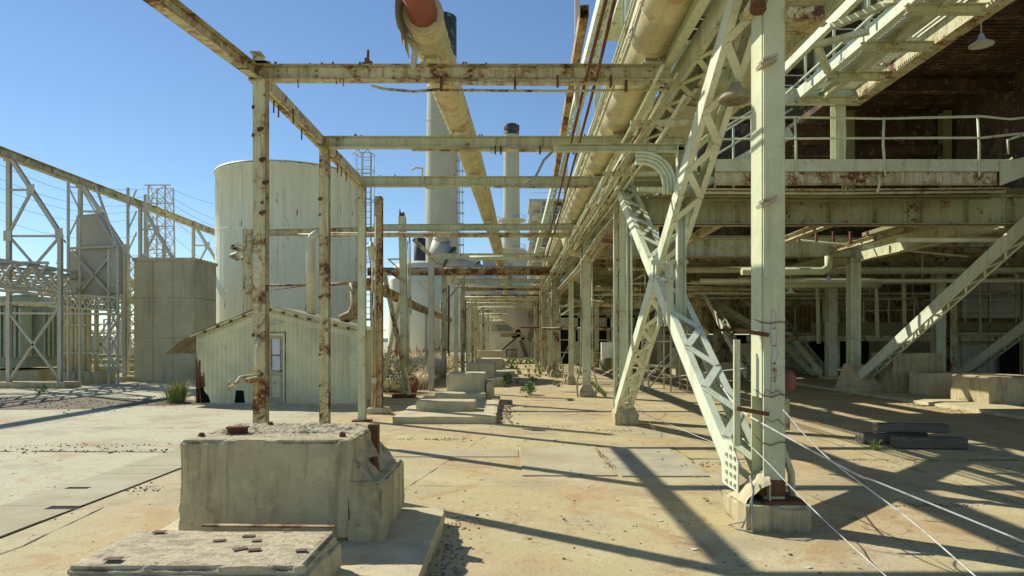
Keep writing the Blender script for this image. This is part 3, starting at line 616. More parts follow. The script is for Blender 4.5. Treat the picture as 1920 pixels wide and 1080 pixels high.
t = thing('steam_pipe', 'pale pipe across the corridor just below the jagged column top, ending in an elbow', 'pipe', (0, 28, 5))
MB().tube([W(880, 484, 27), W(1040, 484, 27)], .1, 10).build('run', M['steel'], t)
t = thing('steam_pipe', 'short fat elbow pipe dropping beside the conduit bundle right of the corridor', 'pipe', (2.3, 27, 5))
MB().tube([W(1063, 446, 24), W(1066, 460, 24), W(1075, 470, 24), W(1092, 474, 24), W(1140, 474, 24)], .2, 14).build('elbow', M['insul'], t)
# ---- insulated pipe one (red inner pipe bare at its near end)
def saddle(parent, x, d, z, m='steel'):
    MB().box(x - .14, x + .14, d - .07, d + .07, z, z + .03).box(x - .1, x - .08, d - .06, d + .06, z + .03, z + .12).box(x + .08, x + .1, d - .06, d + .06, z + .03, z + .12).box(x - .13, x + .13, d - .07, d + .07, z + .12, z + .15).build('saddle', M[m], parent)
t = thing('insulated_pipe', 'long cream insulated pipe, its red inner pipe bare at the near end', 'pipe', (-1, 12, 5.8))
cl = [(-1.10, 7.75), (-1.09, 8.7), (-1.03, 11), (-.92, 13.8), (-.8, 19), (-.7, 24.4), (-.6, 32), (-.52, 42.7), (-.5, 60), (-.48, 80)]
cl3 = [V((x, d, 5.82)) for x, d in cl]
def pcx(d):
    for (x0, d0), (x1, d1) in zip(cl, cl[1:]):
        if d <= d1: return x0 + (x1 - x0) * (d - d0) / (d1 - d0)
    return cl[-1][0]
pp, rr_ = [], []; d = 8.38
while d < 80:
    st = .30 if d < 22 else 1.2
    for q, r_ in ((0, .232), (.012, .241), (.05, .241), (.062, .232)): pp.append(V((pcx(d + q), d + q, 5.82))); rr_.append(r_ + .003 * noise.noise(V((0, d * 3, 0))))
    d += st
MB().tube(pp, rr_, 32, caps=False).build('jacket', M['insul'], t)
MB().tube([V((-1.09, 8.36, 5.82)), V((-1.09, 8.42, 5.82))], .250, 28).build('jacket_collar', M['conctop'], t)
MB().tube([V((-1.22, 3.5, 5.95)), V((-1.13, 7.0, 5.84)), V((-1.09, 8.45, 5.82))], .178, 24).build('inner_pipe', M['redpipe'], t)
mb = MB(); n1, n2 = 14, 14; vs = []
for i in range(n1 + 1):
    for j in range(n2 + 1):
        a = R(85 + 125 * j / n2); rr = .262 + .02 * (j / n2); hang = max(0, j - 9) / 5 * .16
        vs.append((-1.09 + rr * math.cos(a) - .02 * (j / n2), 8.05 + .08 * i + .05 * noise.noise(V((i * .4, j * .7, 0))), 5.82 + rr * math.sin(a) - hang * (1 + .8 * noise.noise(V((i * .9, 3, 0))))))
mb.add(vs, [(i * (n2 + 1) + j, (i + 1) * (n2 + 1) + j, (i + 1) * (n2 + 1) + j + 1, i * (n2 + 1) + j + 1) for i in range(n1) for j in range(n2)], True)
mb.build('torn_skin', M['galv'], t)
MB().prism([(-1.36, 8.72, 5.72), (-1.27, 8.7, 5.5), (-1.30, 8.7, 5.32), (-1.24, 8.7, 5.28), (-1.20, 8.72, 5.5), (-1.22, 8.75, 5.65)], (0, .05, 0)).build('hanging_strip', M['galv'], t)
for x, d in [(-1.07, 9.1), (-.98, 12.3), (-.87, 15.4), (-.76, 21.4), (-.66, 28), (-.58, 34), (-.53, 40)]: saddle(t, x, d, 5.47)
# ---- insulated pipe two
t = thing('insulated_pipe', 'second fat insulated pipe, right of the corridor beside the lacework conveyor', 'pipe', (1.85, 12, 5.85))
cl3 = [V((1.72, 4.4, 5.86)), V((1.86, 9, 5.84)), V((1.93, 15, 5.84)), V((1.95, 24, 5.84)), V((2.0, 40, 5.84)), V((2.0, 70, 5.84))]
def p2x(d): return 1.72 + (d - 4.4) * .0304 if d < 9 else (1.86 + (d - 9) * .0117 if d < 15 else 1.93 + min(.07, (d - 15) * .002))
pp, rr_ = [], []; d = 4.4
while d < 70:
    for q, r_ in ((0, .298), (.01, .306), (.045, .306), (.055, .298)): pp.append(V((p2x(d + q), d + q, 5.85))); rr_.append(r_)
    d += .92 if d < 30 else 3
MB().tube(pp, rr_, 32).build('jacket', M['insul'], t)
for x, d in [(1.86, 9.1), (1.9, 12.3), (1.93, 15.4), (1.95, 21.4), (1.97, 28)]: saddle(t, x, d, 5.47)
for dx, dz, r_ in [(-.36, .02, .02), (-.36, .12, .025), (.36, -.1, .02)]:
    MB().tube([(1.72 + dx, 4.4, 5.86 + dz), (1.86 + dx, 9, 5.84 + dz), (1.93 + dx, 15, 5.84 + dz), (2 + dx, 60, 5.84 + dz)], r_, 6).build('tracer_line', M['steel'], t)
# ---- pair of thin rusty pipes slanting down the corridor
for i, (x, z) in enumerate([(.98, 5.22), (1.12, 5.22)]):
    t = tag(MB().tube([(x - .03 - i * .1, 5.0, z + .1), (x - .02, 9, z), (x + .1, 16, z - .1), (x + .35, 34, z - .1), (x + .4, 60, z - .1)], .022, 8).build('conduit', M['rust'], origin=(x, 9, z)), ['left of the two thin rusty pipes running overhead along the corridor', 'right of the two thin rusty pipes running overhead along the corridor'][i], 'conduit', 'thin rusty overhead pipes')
t = thing('dangling_beam', 'twisted rusty channel resting on the cross beams, its near end in the air', 'beam', (.85, 10, 5.6))
MB().channel((.80, 8.0, 5.66), (.96, 16.2, 5.6), .16, .1).channel((.90, 8.05, 5.70), (1.04, 16.2, 5.62), .14, .07, side=-1).build('channel', M['vrusty'], t)
MB().box(.86, .92, 9.30, 9.36, 5.0, 7.0).build('upright', M['galv'], t)
# ---- row B columns
def pedestal_col(label, x, d, top, wd=.24, m='steel', cond=True, ped=.32, name='steel_column'):
    t = thing(name, label, 'column', (x, d, 0), 'columns right of the corridor')
    MB().ibeam((x, d, ped), (x, d, top), wd, wd, up=Y).build('shaft', M[m], t)
    mb = MB(); a = wd * .95
    rough_block(mb, x - a, x + a, d - a, d + a, 0, ped * .6, cell=.06, chip=.03, seed=x + d)
    o = len(mb.v); b = wd * .6
    mb.add([(x - a * .97, d - a * .97, ped * .58), (x + a * .97, d - a * .97, ped * .58), (x + a * .97, d + a * .97, ped * .58), (x - a * .97, d + a * .97, ped * .58), (x - b, d - b, ped + .05), (x + b, d - b, ped + .05), (x + b, d + b, ped + .05), (x - b, d + b, ped + .05)], [(0, 1, 5, 4), (1, 2, 6, 5), (2, 3, 7, 6), (3, 0, 4, 7), (4, 5, 6, 7)])
    mb.build('pedestal', M['conc'], t)
    if cond:
        for s_ in (-1, 1): MB().tube([(x + s_ * wd * 1.1, d - .1, 0), (x + s_ * wd * 1.25, d - .1, .45), (x + s_ * wd * .95, d - .12, .75), (x + s_ * wd * .7, d - .12, 1.1), (x + s_ * wd * .65, d - .12, top - .3)], .03, 6).build('conduit', M['grey' if s_ < 0 else 'steel'], t)
    return t
names = ['pale column on a pedestal just left of the grey box column, wires hanging at its foot', 'slim column next beyond the column with wires at its foot', 'third column of the row along the right side of the corridor', 'fourth column of the row along the right side of the corridor', 'fifth column of the corridor right row', 'sixth column of the corridor right row', 'seventh column of the corridor right row', 'eighth column of the corridor right row', 'ninth column of the corridor right row']
pedestal_col(names[0], 2.42, 22.2, 5.2, .26)
pedestal_col(names[1], 2.46, 28.4, 5.2, .2, cond=False)
pedestal_col(names[2], 2.2, 34.3, 5.2, .3, 'rusty')
pedestal_col(names[3], 2.3, 40.3, 5.2, .28, 'steel', False)
for i, d in enumerate([46, 52, 59, 65, 72]): pedestal_col(names[4 + i], 2.35, d, 5.2, .3, ['rusty', 'steel'][i % 2], False)
for i, (x, d) in enumerate([(1.75, 37.5), (1.9, 43.5), (1.8, 50), (1.95, 56)]):
    t = tag(MB().laced((x, d, .2), (x, d, 5.3), .26, .2, pitch=.5).build('laced_post', M['rusty'], origin=(x, d, 0)), 'laced %s post standing inside the right column row of the corridor' % words[i], 'post', 'laced posts along the corridor')
# near main column
t = thing('steel_column', 'nearest and widest pale column, rust at its foot, standing on a broken concrete pedestal', 'column', (2.5, 6.75, 0))
MB().box(2.435, 2.64, 6.6, 6.625, .26, 8.4).box(2.425, 2.64, 6.90, 6.925, .26, 8.4).box(2.52, 2.545, 6.625, 6.9, .26, 8.4).build('shaft', M['near'], t)
MB().box(2.432, 2.643, 6.594, 6.60, .30, .46).build('rusty_foot', M['rust'], t)
MB().box(2.425, 2.437, 6.63, 6.90, 1.25, 8.4).build('side_plate', M['near'], t)
mb = MB(); rough_block(mb, 2.20, 2.84, 6.42, 7.15, 0, .25, cell=.04, chip=.05, seed=21); mb.build('pedestal', M['conc'], t)
MB().box(2.40, 2.80, 6.48, 6.98, .248, .275).build('base_plate', M['rust'], t)
mb = MB(); n_ = 12; vs = []
for i in range(n_ + 1):
    for j in range(n_ + 1):
        u_, v_ = i / n_, j / n_; x = 2.22 + .25 * u_; y = 6.5 + .5 * v_
        z = .24 + .30 * (u_ ** .6) * math.sin(math.pi * min(1, .15 + v_ * .9)) ** .5 + .03 * noise.noise(V((x * 14, y * 14, 0))); vs.append((x, y, z))
mb.add(vs, [(i * (n_ + 1) + j, (i + 1) * (n_ + 1) + j, (i + 1) * (n_ + 1) + j + 1, i * (n_ + 1) + j + 1) for i in range(n_) for j in range(n_)]).box(2.46, 2.472, 6.52, 6.98, .24, .5)
mb.build('grout_cone', M['conctop'], t)
for z in (4.46, 3.12):
    MB().obox((2.44, 6.55, z), (.075, 0, .03), (0, .07, 0), (-.006, 0, .016)).obox((2.45, 6.53, z + .04), (.07, 0, .026), (0, .06, 0), (-.004, 0, .012)).build('wood_wedge', M['wood'], t)
for z in (1.86, 1.10): MB().bar((2.18, 6.62, z + .05), (2.47, 6.56, z), .03, .04).build('bracket_arm', M['rust'], t)
mb = MB()
for z in (1.98, 1.28, .82):
    mb.tube([(2.43, 6.9, z + .05), (2.42, 6.60, z), (2.50, 6.58, z - .02 + random.uniform(-.02, .03)), (2.58, 6.58, z + .01), (2.65, 6.60, z), (2.65, 6.9, z)], .005, 5)
for z in (1.28, 1.0): mb.tube([(2.43, 6.585, z), (2.45, 6.57, z + .06), (2.5, 6.57, z + .02), (2.56, 6.57, z + .05), (2.62, 6.58, z - .01)], .004, 5)
mb.build('wire_wrap', M['rust'], t)
mb = MB()
for k in range(5):
    z = 1.25 + .17 * k; mb.prism([(2.50, 6.593, z), (2.54 + .01 * (k % 2), 6.593, z - .01), (2.57 - .012 * abs(k - 2), 6.593, z + .09), (2.56 - .01 * abs(k - 2), 6.593, z + .17), (2.50 + .008 * (k % 3), 6.593, z + .17)], (0, .006, 0))
mb.build('bare_patch', M['galv'], t)
MB().box(2.645, 2.72, 6.68, 6.86, .93, 1.24).build('switch_box', M['rusty'], t)
mb = MB().lathe((2.73, 6.8, 1.31), [(0, 0), (.07, 0), (.09, .05), (.09, .15), (.06, .2), (0, .21)], 14); mb.build('alarm_horn', M['darkred'], t)
MB().tube([(2.66, 6.75, .9), (2.67, 6.75, .75), (2.76, 6.75, .5), (2.77, 6.75, .26)], .035, 10).build('foot_conduit', M['steel'], t)
MB().tube([(2.12, 6.7, .0), (2.2, 6.45, .1), (2.23, 6.4, .25), (2.27, 6.42, .38), (2.3, 6.6, .5)], .01, 6).tube([(2.14, 6.55, .01), (2.25, 6.38, .02), (2.25, 6.4, .3), (2.3, 6.5, .42)], .01, 6).build('foot_wire', M['grey'], t)
MB().box(2.30, 2.44, 6.5, 6.9, 5.04, 5.10).box(2.64, 3.0, 6.55, 6.9, 4.9, 5.02).build('top_bracket', M['rusty'], t)
MB().lathe((2.36, 6.55, 4.98), [(0, .2), (.06, .18), (.08, 0), (.06, -.03), (0, -.04)], 12).build('cap_fitting', M['rust'], t)
# thin hanger in front of the brace foot
t = tag(MB().channel((2.26, 6.85, .75), (2.26, 6.85, 1.82), .06, .04, up=X).build('hanger_channel', M['steel'], origin=(2.26, 6.85, .75)), 'thin upright channel beside the near column, between two rusty arms', 'channel')
# second big column (behind the X)
t = thing('steel_column', 'double channel column behind the left foot of the X brace, grey box on its side', 'column', (2.5, 15.6, 0))
MB().laced((2.5, 15.6, .1), (2.5, 15.6, 5.6), .32, .26, pitch=.5).box(2.42, 2.58, 15.43, 15.45, .1, 5.6).build('shaft', M['steel'], t)
for dx in (-.19, .1, .2): MB().tube([(2.5 + dx, 15.42, .1), (2.5 + dx, 15.42, 5.4)], .025, 6).build('conduit', M['clean'], t)
MB().box(2.04, 2.34, 15.5, 15.7, 1.42, 1.78).build('grey_box', M['galv'], t)
# the X brace
t = thing('cross_brace', 'giant X shaped brace of laced channels joining the two near columns', 'brace', (2.4, 10.9, 0))
for nm, p0, p1 in [('strut', (2.42, 6.95, .42), (2.42, 14.95, 5.25)), ('strut', (2.427, 14.9, .38), (2.427, 6.95, 5.35))]:
    o = MB().laced(p0, p1, .34, .24, pitch=.46, lw=.095, fl=.08).build(nm, M['clean'], t)
c = V((2.24, 10.93, 2.95))
for px in (1236, 1249): MB().channel(W(px, 478, 10.75), W(px + 1, 612, 10.75), .07, .05, up=X).build('splice_channel', M['clean'], t)
MB().obox(c + V((-.008, 0, 0)), (.004, 0, 0), (0, .16, 0), (0, 0, .2)).build('gusset_plate', M['clean'], t)
MB().prism([(2.235, 6.75, .30), (2.235, 7.25, .30), (2.235, 7.35, .75), (2.235, 6.95, .8), (2.235, 6.75, .6)], (.01, 0, 0)).build('gusset_plate', M['clean'], t)
mb = MB()
for k in range(14): mb.obox((2.226, 6.84 + .13 * (k % 3), .36 + .09 * (k // 3)), (.012, 0, 0), (0, .018, 0), (0, 0, .018))
mb.build('bolt_head', M['clean'], t)
mb = MB(); rough_block(mb, 2.2, 2.72, 14.6, 15.15, 0, .25, cell=.05, chip=.03, seed=31)
mb.add([(2.21, 14.62, .24), (2.71, 14.62, .24), (2.71, 15.13, .24), (2.21, 15.13, .24), (2.32, 14.8, .46), (2.6, 14.8, .46), (2.6, 15.05, .46), (2.32, 15.05, .46)], [(0, 1, 5, 4), (1, 2, 6, 5), (2, 3, 7, 6), (3, 0, 4, 7), (4, 5, 6, 7)])
mb.build('pedestal', M['conc'], t)
# frame with the curved conduits
t = thing('conduit_rack', 'horizontal arm with curved conduits bending down a hanging channel, at the X crossing', 'conduit rack', (2.4, 9.8, 3))
d = 9.8
MB().channel(W(1038, 279, d), W(1282, 279, d), .11, .09).build('arm', M['steel'], t)
MB().channel(W(1275, 275, d), W(1275, 622, d), .12, .12, up=X).build('hanging_channel', M['clean'], t)
MB().box(*[v for v in (W(1248, 0, d).x, W(1260, 0, d).x)], d - .1, d - .04, W(0, 612, d).z, W(0, 490, d).z).build('side_channel', M['steel'], t)
MB().bar(W(1195, 355, d), W(1290, 355, d), .05, .05).bar(W(1222, 492, d), W(1290, 492, d), .07, .06).build('cross_strap', M['steel'], t)
for k in range(4):
    r_ = .46 - .052 * k; cx_ = W(1203, 0, d).x; cz_ = W(0, 288, d).z
    c = V((cx_, d - .07, cz_ - .46)); pts = [V((W(1190, 0, d).x, d - .07, c.z + r_))] + [V((c.x + r_ * math.sin(R(a)) , c.y, c.z + r_ * math.cos(R(a)))) for a in range(0, 91, 15)] + [V((c.x + r_, c.y, W(0, 366, d).z))]
    MB().tube(pts, .025, 8).build('curved_conduit', M['clean'], t)
MB().tube([W(1035, 285, d), W(1020, 300, d), W(1005, 330, d), W(985, 345, d)], .02, 6).build('loose_cable', M['grey'], t)
# ---- overhead lacework girder and conduit bundle
t = thing('lacework_girder', 'long overhead laced girder running into the distance above the X brace', 'girder', (2.4, 12, 5.5))
MB().laced((2.42, 4.6, 5.44), (2.42, 44, 5.44), .32, .3, pitch=.42, lw=.09).build('bottom_chord', M['steel'], t)
MB().ibeam((2.05, 4.6, 5.6), (2.05, 44, 5.6), .36, .12).build('side_beam', M['steel'], t)
MB().laced((2.0, 4.6, 6.9), (2.0, 44, 6.9), .2, .2, pitch=.6).build('top_chord', M['steel'], t)
for k in range(9): MB().ibeam((2.0, 8.0 + 3.1 * k, 5.7), (2.0, 8.0 + 3.1 * k, 6.85), .1, .12).build('upright', M['clean'], t)
for k in range(8): MB().bar((2.0, 8.0 + 3.1 * k, 5.75), (2.0, 11.1 + 3.1 * k, 6.8), .07, .07).build('diagonal', M['steel'], t)
# walkway right of it, louvred floor seen from below
t = thing('overhead_walkway', 'overhead walkway with a slatted floor seen from below, right of the laced girder', 'walkway', (3.2, 14, 6))
mb = MB(); y = 8.2
while y < 40:
    mb.obox((3.28, y, 6.02), (.62, 0, 0), (0, .045, -.012), (0, .002, .008)); y += .1
mb.build('slatted_floor', M['steel'], t)
for x in (2.66, 3.9): MB().channel((x, 8.0, 5.98), (x, 40, 5.98), .24, .08).build('edge_channel', M['steel'], t)
for k in range(9): MB().ibeam((2.6, 8.6 + 3 * k, 5.85), (3.95, 8.6 + 3 * k, 5.85), .14, .1).build('cross_beam', M['steel'], t)
# upper left lacework girder on posts
t = thing('lacework_girder', 'high thin laced girder on tall posts left of the second insulated pipe', 'girder', (2, 20, 8))
MB().laced((1.95, 10.0, 8.9), (1.95, 60, 8.9), .3, .3, pitch=.5, lw=.06).build('chord', M['clean'], t)
for d in (16, 22, 28.5, 35): MB().ibeam((2.75, d, 5.5), (2.75, d, 11), .16, .2, up=Y).build('post', M['clean'], t)
# conduit bundle
t = thing('conduit_bundle', 'bundle of many parallel pale conduits sagging along below the laced girder', 'conduits', (2.1, 14, 5))
for k in range(14):
    rn = random.Random(k); x = 1.82 + .085 * (k % 7) + rn.uniform(-.02, .02); z = 5.10 - .10 * (k // 7) - .03 * (k % 3); r_ = rn.choice([.016, .022, .03])
    d0 = rn.choice([8.3, 9.2, 11.5, 12.4]); pts = [(x, d0, z + rn.uniform(0, .2))]; d = d0 + 1.5
    while d < 46: pts.append((x + rn.uniform(-.02, .02), d, z + rn.uniform(-.025, .02))); d += rn.uniform(2.0, 3.5)
    pts.append((x, 48, z)); MB().tube(pts, r_, 6).build('conduit', M[['steel', 'clean', 'rusty'][k % 3]], t)
for k in range(12): MB().bar((1.72, 9.9 + 3.0 * k, 4.96), (2.75, 9.9 + 3.0 * k, 4.97), .06, .08).build('hanger', M['steel'], t)
t = thing('conduit_bundle', 'lower drooping clutch of bent conduits and cable tray beside the fat elbow pipe', 'conduits', (3, 15, 4.2))
for k in range(6):
    x = 2.55 + .06 * k; z = 4.9 - .02 * k
    MB().tube([(x, 15.5, z + .4), (x - .1, 16.5, z - .1), (x - .25, 18.5, z - .25), (x - .3, 21, z - .45), (x - .3, 24, z - .55), (x - .3, 44, z - .5)], .022 + .006 * (k % 2), 6).build('conduit', M[['clean', 'rusty'][k % 2]], t)
MB().channel((2.45, 16.5, 4.55), (2.4, 44, 4.3), .1, .3).build('cable_tray', M['vrusty'], t)
# ============================================================ RIGHT HAND PLANT
def lathe_lamp(label, c, s_=1.0, cord=1.0, group='bell lamps under the platforms'):
    t = thing('bell_lamp', label, 'lamp', c, group); c = V(c)
    MB().lathe(c, [(.03 * s_, .16 * s_), (.05 * s_, .1 * s_), (.07 * s_, .06 * s_), (.17 * s_, 0), (.175 * s_, -.015 * s_), (.15 * s_, -.005 * s_), (.0, .05 * s_)], 20).build('shade', M['enamel'], t)
    MB().tube([c + V((0, 0, .12 * s_)), c + V((0, 0, cord))], .009, 6).build('cord', M['white'], t)
    return t
# platform one: walkway with fascia and handrail
t = thing('platform', 'upper platform with pale fascia, rust streaked edge beam and bent handrail at right', 'platform', (4.6, 15, 5.5))
MB().box(4.45, 10.9, 14.95, 14.965, 5.52, 5.79).build('fascia', M['clean'], t)
MB().box(4.45, 10.65, 14.99, 15.01, 5.25, 5.515).box(4.45, 10.65, 14.93, 15.05, 5.235, 5.25).build('edge_beam', M['streak'], t)
MB().box(4.4, 10.95, 15.0, 16.3, 5.73, 5.78).build('floor', M['olive'], t)
for k in range(6): MB().tube([(3.0, 15.1 + .12 * k, 5.18 - .05 * (k % 3)), (7, 15.1 + .12 * k, 5.15 - .05 * (k % 3)), (11, 15.1 + .12 * k, 5.19 - .05 * (k % 3))], .022 + .01 * (k % 2), 6).build('pipe', M[['rusty', 'steel', 'olive'][k % 3]], t)
rail_h = 5.79
posts = [(W(1490, 0, 15).x, 0), (W(1575, 0, 15).x - .5, 9), (W(1657, 0, 15).x, -.05), (W(1832, 0, 15).x, 0)]
for x, ln in posts:
    if ln == 9: continue
    MB().tube([(x, 14.93, 5.4), (x + ln, 14.93, 6.1), (x - .03, 14.93, 6.70)], .028, 8).build('rail_post', M['clean'], t)
MB().tube([(4.5, 14.93, 6.68), (6.2, 14.93, 6.70), (8.1, 14.93, 6.67), (10.3, 14.93, 6.72), (10.9, 14.93, 6.66), (11.5, 14.8, 6.70)], .026, 8).tube([(4.5, 14.93, 6.22), (7.5, 14.93, 6.24), (10.3, 14.93, 6.25), (11.6, 14.7, 6.35)], .024, 8).build('handrail', M['clean'], t)
MB().tube([(10.9, 14.6, 6.2), (10.6, 14.6, 6.1), (10.62, 14.6, 5.8)], .024, 8).tube([(10.9, 14.6, 6.2), (11.8, 14.3, 6.35)], .024, 8).build('handrail', M['clean'], t)
MB().tube([(8.0, 14.9, 5.42), (8.02, 14.88, 5.25), (7.95, 14.86, 5.05)], .03, 8).build('broken_bracket', M['clean'], t)
MB().prism([(10.66, 14.9, 5.2), (11.6, 14.9, 5.55), (11.6, 14.9, 5.95), (11.1, 14.9, 5.8), (10.66, 14.9, 5.72)], (0, .03, 0)).build('corner_plate', M['clean'], t)
# girders
def girder(label, x0, x1, d, z0, z1, m, stiff=1.1, wd=.34, rows=()):
    t = thing('plate_girder', label, 'girder', (x0, d, z0))
    WEB = MB().box(x0, x1, d - .01, d + .01, z0 + .02, z1 - .02).box(x0, x1, d - wd / 2, d + wd / 2, z0, z0 + .03).box(x0, x1, d - wd / 2, d + wd / 2, z1 - .03, z1)
    x = x0 + .5
    mb = WEB
    while x < x1: mb.box(x, x + .02, d - wd / 2 + .03, d - .012, z0 + .03, z1 - .03).box(x - .05, x + .07, d - .022, d - .012, z0 + .03, z1 - .03); x += stiff
    mb = WEB
    for rx in rows:
        for k in range(8):
            for c_ in (-.06, .06): mb.obox((rx + c_, d - .02, z0 + .08 + (z1 - z0 - .16) * k / 7), (.015, 0, 0), (0, .012, 0), (0, 0, .015))
    WEB.build('web', M[m], t)
    MB().box(x0, x1, d - wd / 2 - .01, d - wd / 2 + .02, z0 - .02, z0 + .002).build('rusted_lip', M['rust'], t)
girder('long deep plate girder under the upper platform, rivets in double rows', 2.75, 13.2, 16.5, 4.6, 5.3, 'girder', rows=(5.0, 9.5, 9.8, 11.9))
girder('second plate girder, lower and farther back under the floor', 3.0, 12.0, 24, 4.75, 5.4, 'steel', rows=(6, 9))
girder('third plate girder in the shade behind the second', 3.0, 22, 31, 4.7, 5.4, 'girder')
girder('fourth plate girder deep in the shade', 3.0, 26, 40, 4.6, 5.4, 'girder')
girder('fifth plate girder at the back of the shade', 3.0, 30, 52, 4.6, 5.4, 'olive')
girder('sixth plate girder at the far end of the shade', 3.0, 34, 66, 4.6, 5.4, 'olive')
t = thing('longitudinal_girder', 'girder coming toward the camera above the long laced strut at right', 'girder', (12, 20, 5))
MB().ibeam((12, 16.6, 4.8), (12, 40, 4.8), .5, .3).build('web', M['steel'], t)
MB().ibeam((11.2, 16.6, 4.98), (11.2, 23.9, 4.98), .2, .2).ibeam((8.6, 16.6, 5.0), (8.6, 23.9, 5.0), .2, .2).ibeam((5.6, 16.6, 5.0), (5.6, 23.9, 5.0), .2, .2).build('joist', M['rusty'], t)
mb = MB()
for k in range(10): mb.box(8.7 + .55 * k, 8.75 + .55 * k, 22.0, 22.1, 5.0, 5.35)
each(mb, 'rusty_stub', M['rust'], t)
MB().box(9.9, 12.6, 17.5, 17.6, 4.35, 4.45).tube([(9.3, 22.8, 5.2), (15, 22.5, 4.6)], .04, 6).build('pale_plate', M['clean'], t)
# floor deck overhead (the building's first storey) and upper roof
t = thing('building_floor', 'dark ribbed floor of the upper storey seen from below, over the shaded ground floor', 'building floor', (20, 40, 5.5))
mb = MB()
for (x0, x1, y0, y1) in [(4.4, 8.0, 16.7, 21.0), (3.4, 11.9, 24.2, 35), (3.4, 11.9, 36, 50), (3.4, 11.9, 51, 90), (8.8, 11.9, 17.5, 21.5), (12.1, 46, 16.7, 23.6), (12.1, 46, 24.6, 32.6), (12.1, 46, 33.5, 44), (12.1, 46, 44.9, 90), (13.3, 46, 9, 16.7)]: mb.box(x0, x1, y0, y1, 5.42, 5.55)  # gaps between the deck strips added to let sun shafts through
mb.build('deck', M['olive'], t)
mb = MB()
for k in range(26): y = 17.2 + k * 1.5; mb.ibeam((12.2, y, 5.3), (30, y, 5.3), .2, .14)
for k in range(22): y = 25 + k * 1.5; mb.ibeam((3.4, y, 5.3), (11.8, y, 5.3), .2, .14)
mb.build('joist', M['rusty'], t)
# overhead catwalk with grating
t = thing('catwalk', 'high catwalk with sunlit bar grating seen from below at upper right', 'catwalk', (6.6, 11, 7.4))
zc = 7.42
mb = MB(); y = 6.0
while y < 15.2:
    mb.box(6.5, 6.95, y, y + .028, zc, zc + .03)
    if not (11.2 < y < 12.6) : mb.box(7.06, 7.62 - .2 * (noise.noise(V((y * .7, 0, 0))) > .1), y, y + .028, zc, zc + .03)
    y += .07
for k in range(5): mb.box(6.52 + .1 * k, 6.527 + .1 * k, 6, 15.2, zc - .005, zc + .027)
for k in range(5): mb.box(7.1 + .1 * k, 7.107 + .1 * k, 6, 15.2, zc - .005, zc + .027)
mb.build('grating', M['clean'], t)
MB().channel((6.43, 5, zc - .05), (6.43, 15.5, zc - .05), .26, .1).build('edge_beam', M['clean'], t)
MB().ibeam((7.0, 5, zc - .1), (7.0, 15.5, zc - .1), .2, .12).build('middle_beam', M['steel'], t)
MB().ibeam((7.75, 5.5, zc - .05), (7.75, 15.5, zc - .05), .45, .26).build('deep_beam', M['rusty'], t)
for k in range(7): MB().ibeam((6.4, 6.9 + 1.4 * k, zc - .22), (7.7, 6.9 + 1.4 * k, zc - .22), .16, .12).build('cross_beam', M['steel'], t)
MB().ibeam((5.2, 15.5, 7.35), (7.9, 15.5, 7.35), .34, .16).build('end_beam', M['clean'], t)
for x, z0, z1 in [(7.45, 5.8, 7.2)]: MB().ibeam((x, 15.6, z0), (x, 15.6, z1), .24, .24, up=Y).build('column', M['clean'], t)
# railings of the catwalk and of the stair left of it
t = thing('stair_stringer', 'pair of bright stringers and handrails running up left of the high catwalk', 'stair', (5, 11, 7))
MB().channel((5.5, 4.6, 7.36), (5.5, 15.4, 7.36), .24, .1).build('stringer', M['clean'], t)
MB().channel((6.05, 4.6, 8.3), (6.05, 15.4, 8.3), .10, .06).build('stringer', M['steel'], t)
for x, z in ((5.75, 7.0), (5.85, 8.05), (6.3, 8.5)): MB().tube([(x, 4.6, z), (x, 15.3, z)], .026, 8).build('handrail', M['clean'], t)
for k in range(8): MB().tube([(6.32, 5.6 + 1.3 * k, 7.4), (6.32, 5.6 + 1.3 * k, 8.5)], .03, 8).build('rail_post', M['clean'], t)
for k in range(5): MB().tube([(5.8, 6.6 + 2.1 * k, 7.0), (5.86, 6.6 + 2.1 * k, 8.05)], .024, 8).build('rail_post', M['clean'], t)
MB().bar(W(1528, 85, 11), W(1630, 58, 10.6), .09, .09).build('knee_brace', M['steel'], t)
MB().bar(W(1530, 80, 11), W(1553, 135, 11.2), .09, .09).build('knee_brace', M['steel'], t)
MB().bar(W(1560, 50, 10.5), W(1680, 0, 9.5), .09, .09).build('knee_brace', M['steel'], t)
mb = MB()
for k in range(60): mb.box(4.0, 4.9, 8.0 + .12 * k, 8.09 + .12 * k, 6.9, 6.92)
mb.build('slotted_floor', M['clean'], t)
# mid depth stairs and rails between the walkway and the platform
t = thing('stair', 'white framed stair and rails behind the top of the X brace', 'stair', (5, 18, 6))
for k in range(5): MB().tube([(5.0 + .5 * k, 18.5, 5.8), (5.0 + .5 * k, 18.5, 6.9 + .35 * k)], .03, 6).build('rail_post', M['clean'], t)
for q in (.5, 1.0, 1.1): MB().tube([(4.6, 18.5, 5.8 + q), (7.6, 18.5, 7.6 + q)], .028, 6).build('handrail', M['clean'], t)
MB().bar((4.4, 18.6, 5.7), (7.6, 18.6, 7.5), .08, .26).bar((4.4, 19.5, 5.7), (7.6, 19.5, 7.5), .08, .26).build('stringer', M['clean'], t)
mb = MB()
for k in range(12): mb.box(4.5 + .26 * k, 4.78 + .26 * k, 18.62, 19.5, 5.75 + .146 * k, 5.78 + .146 * k)
mb.build('tread', M['steel'], t)
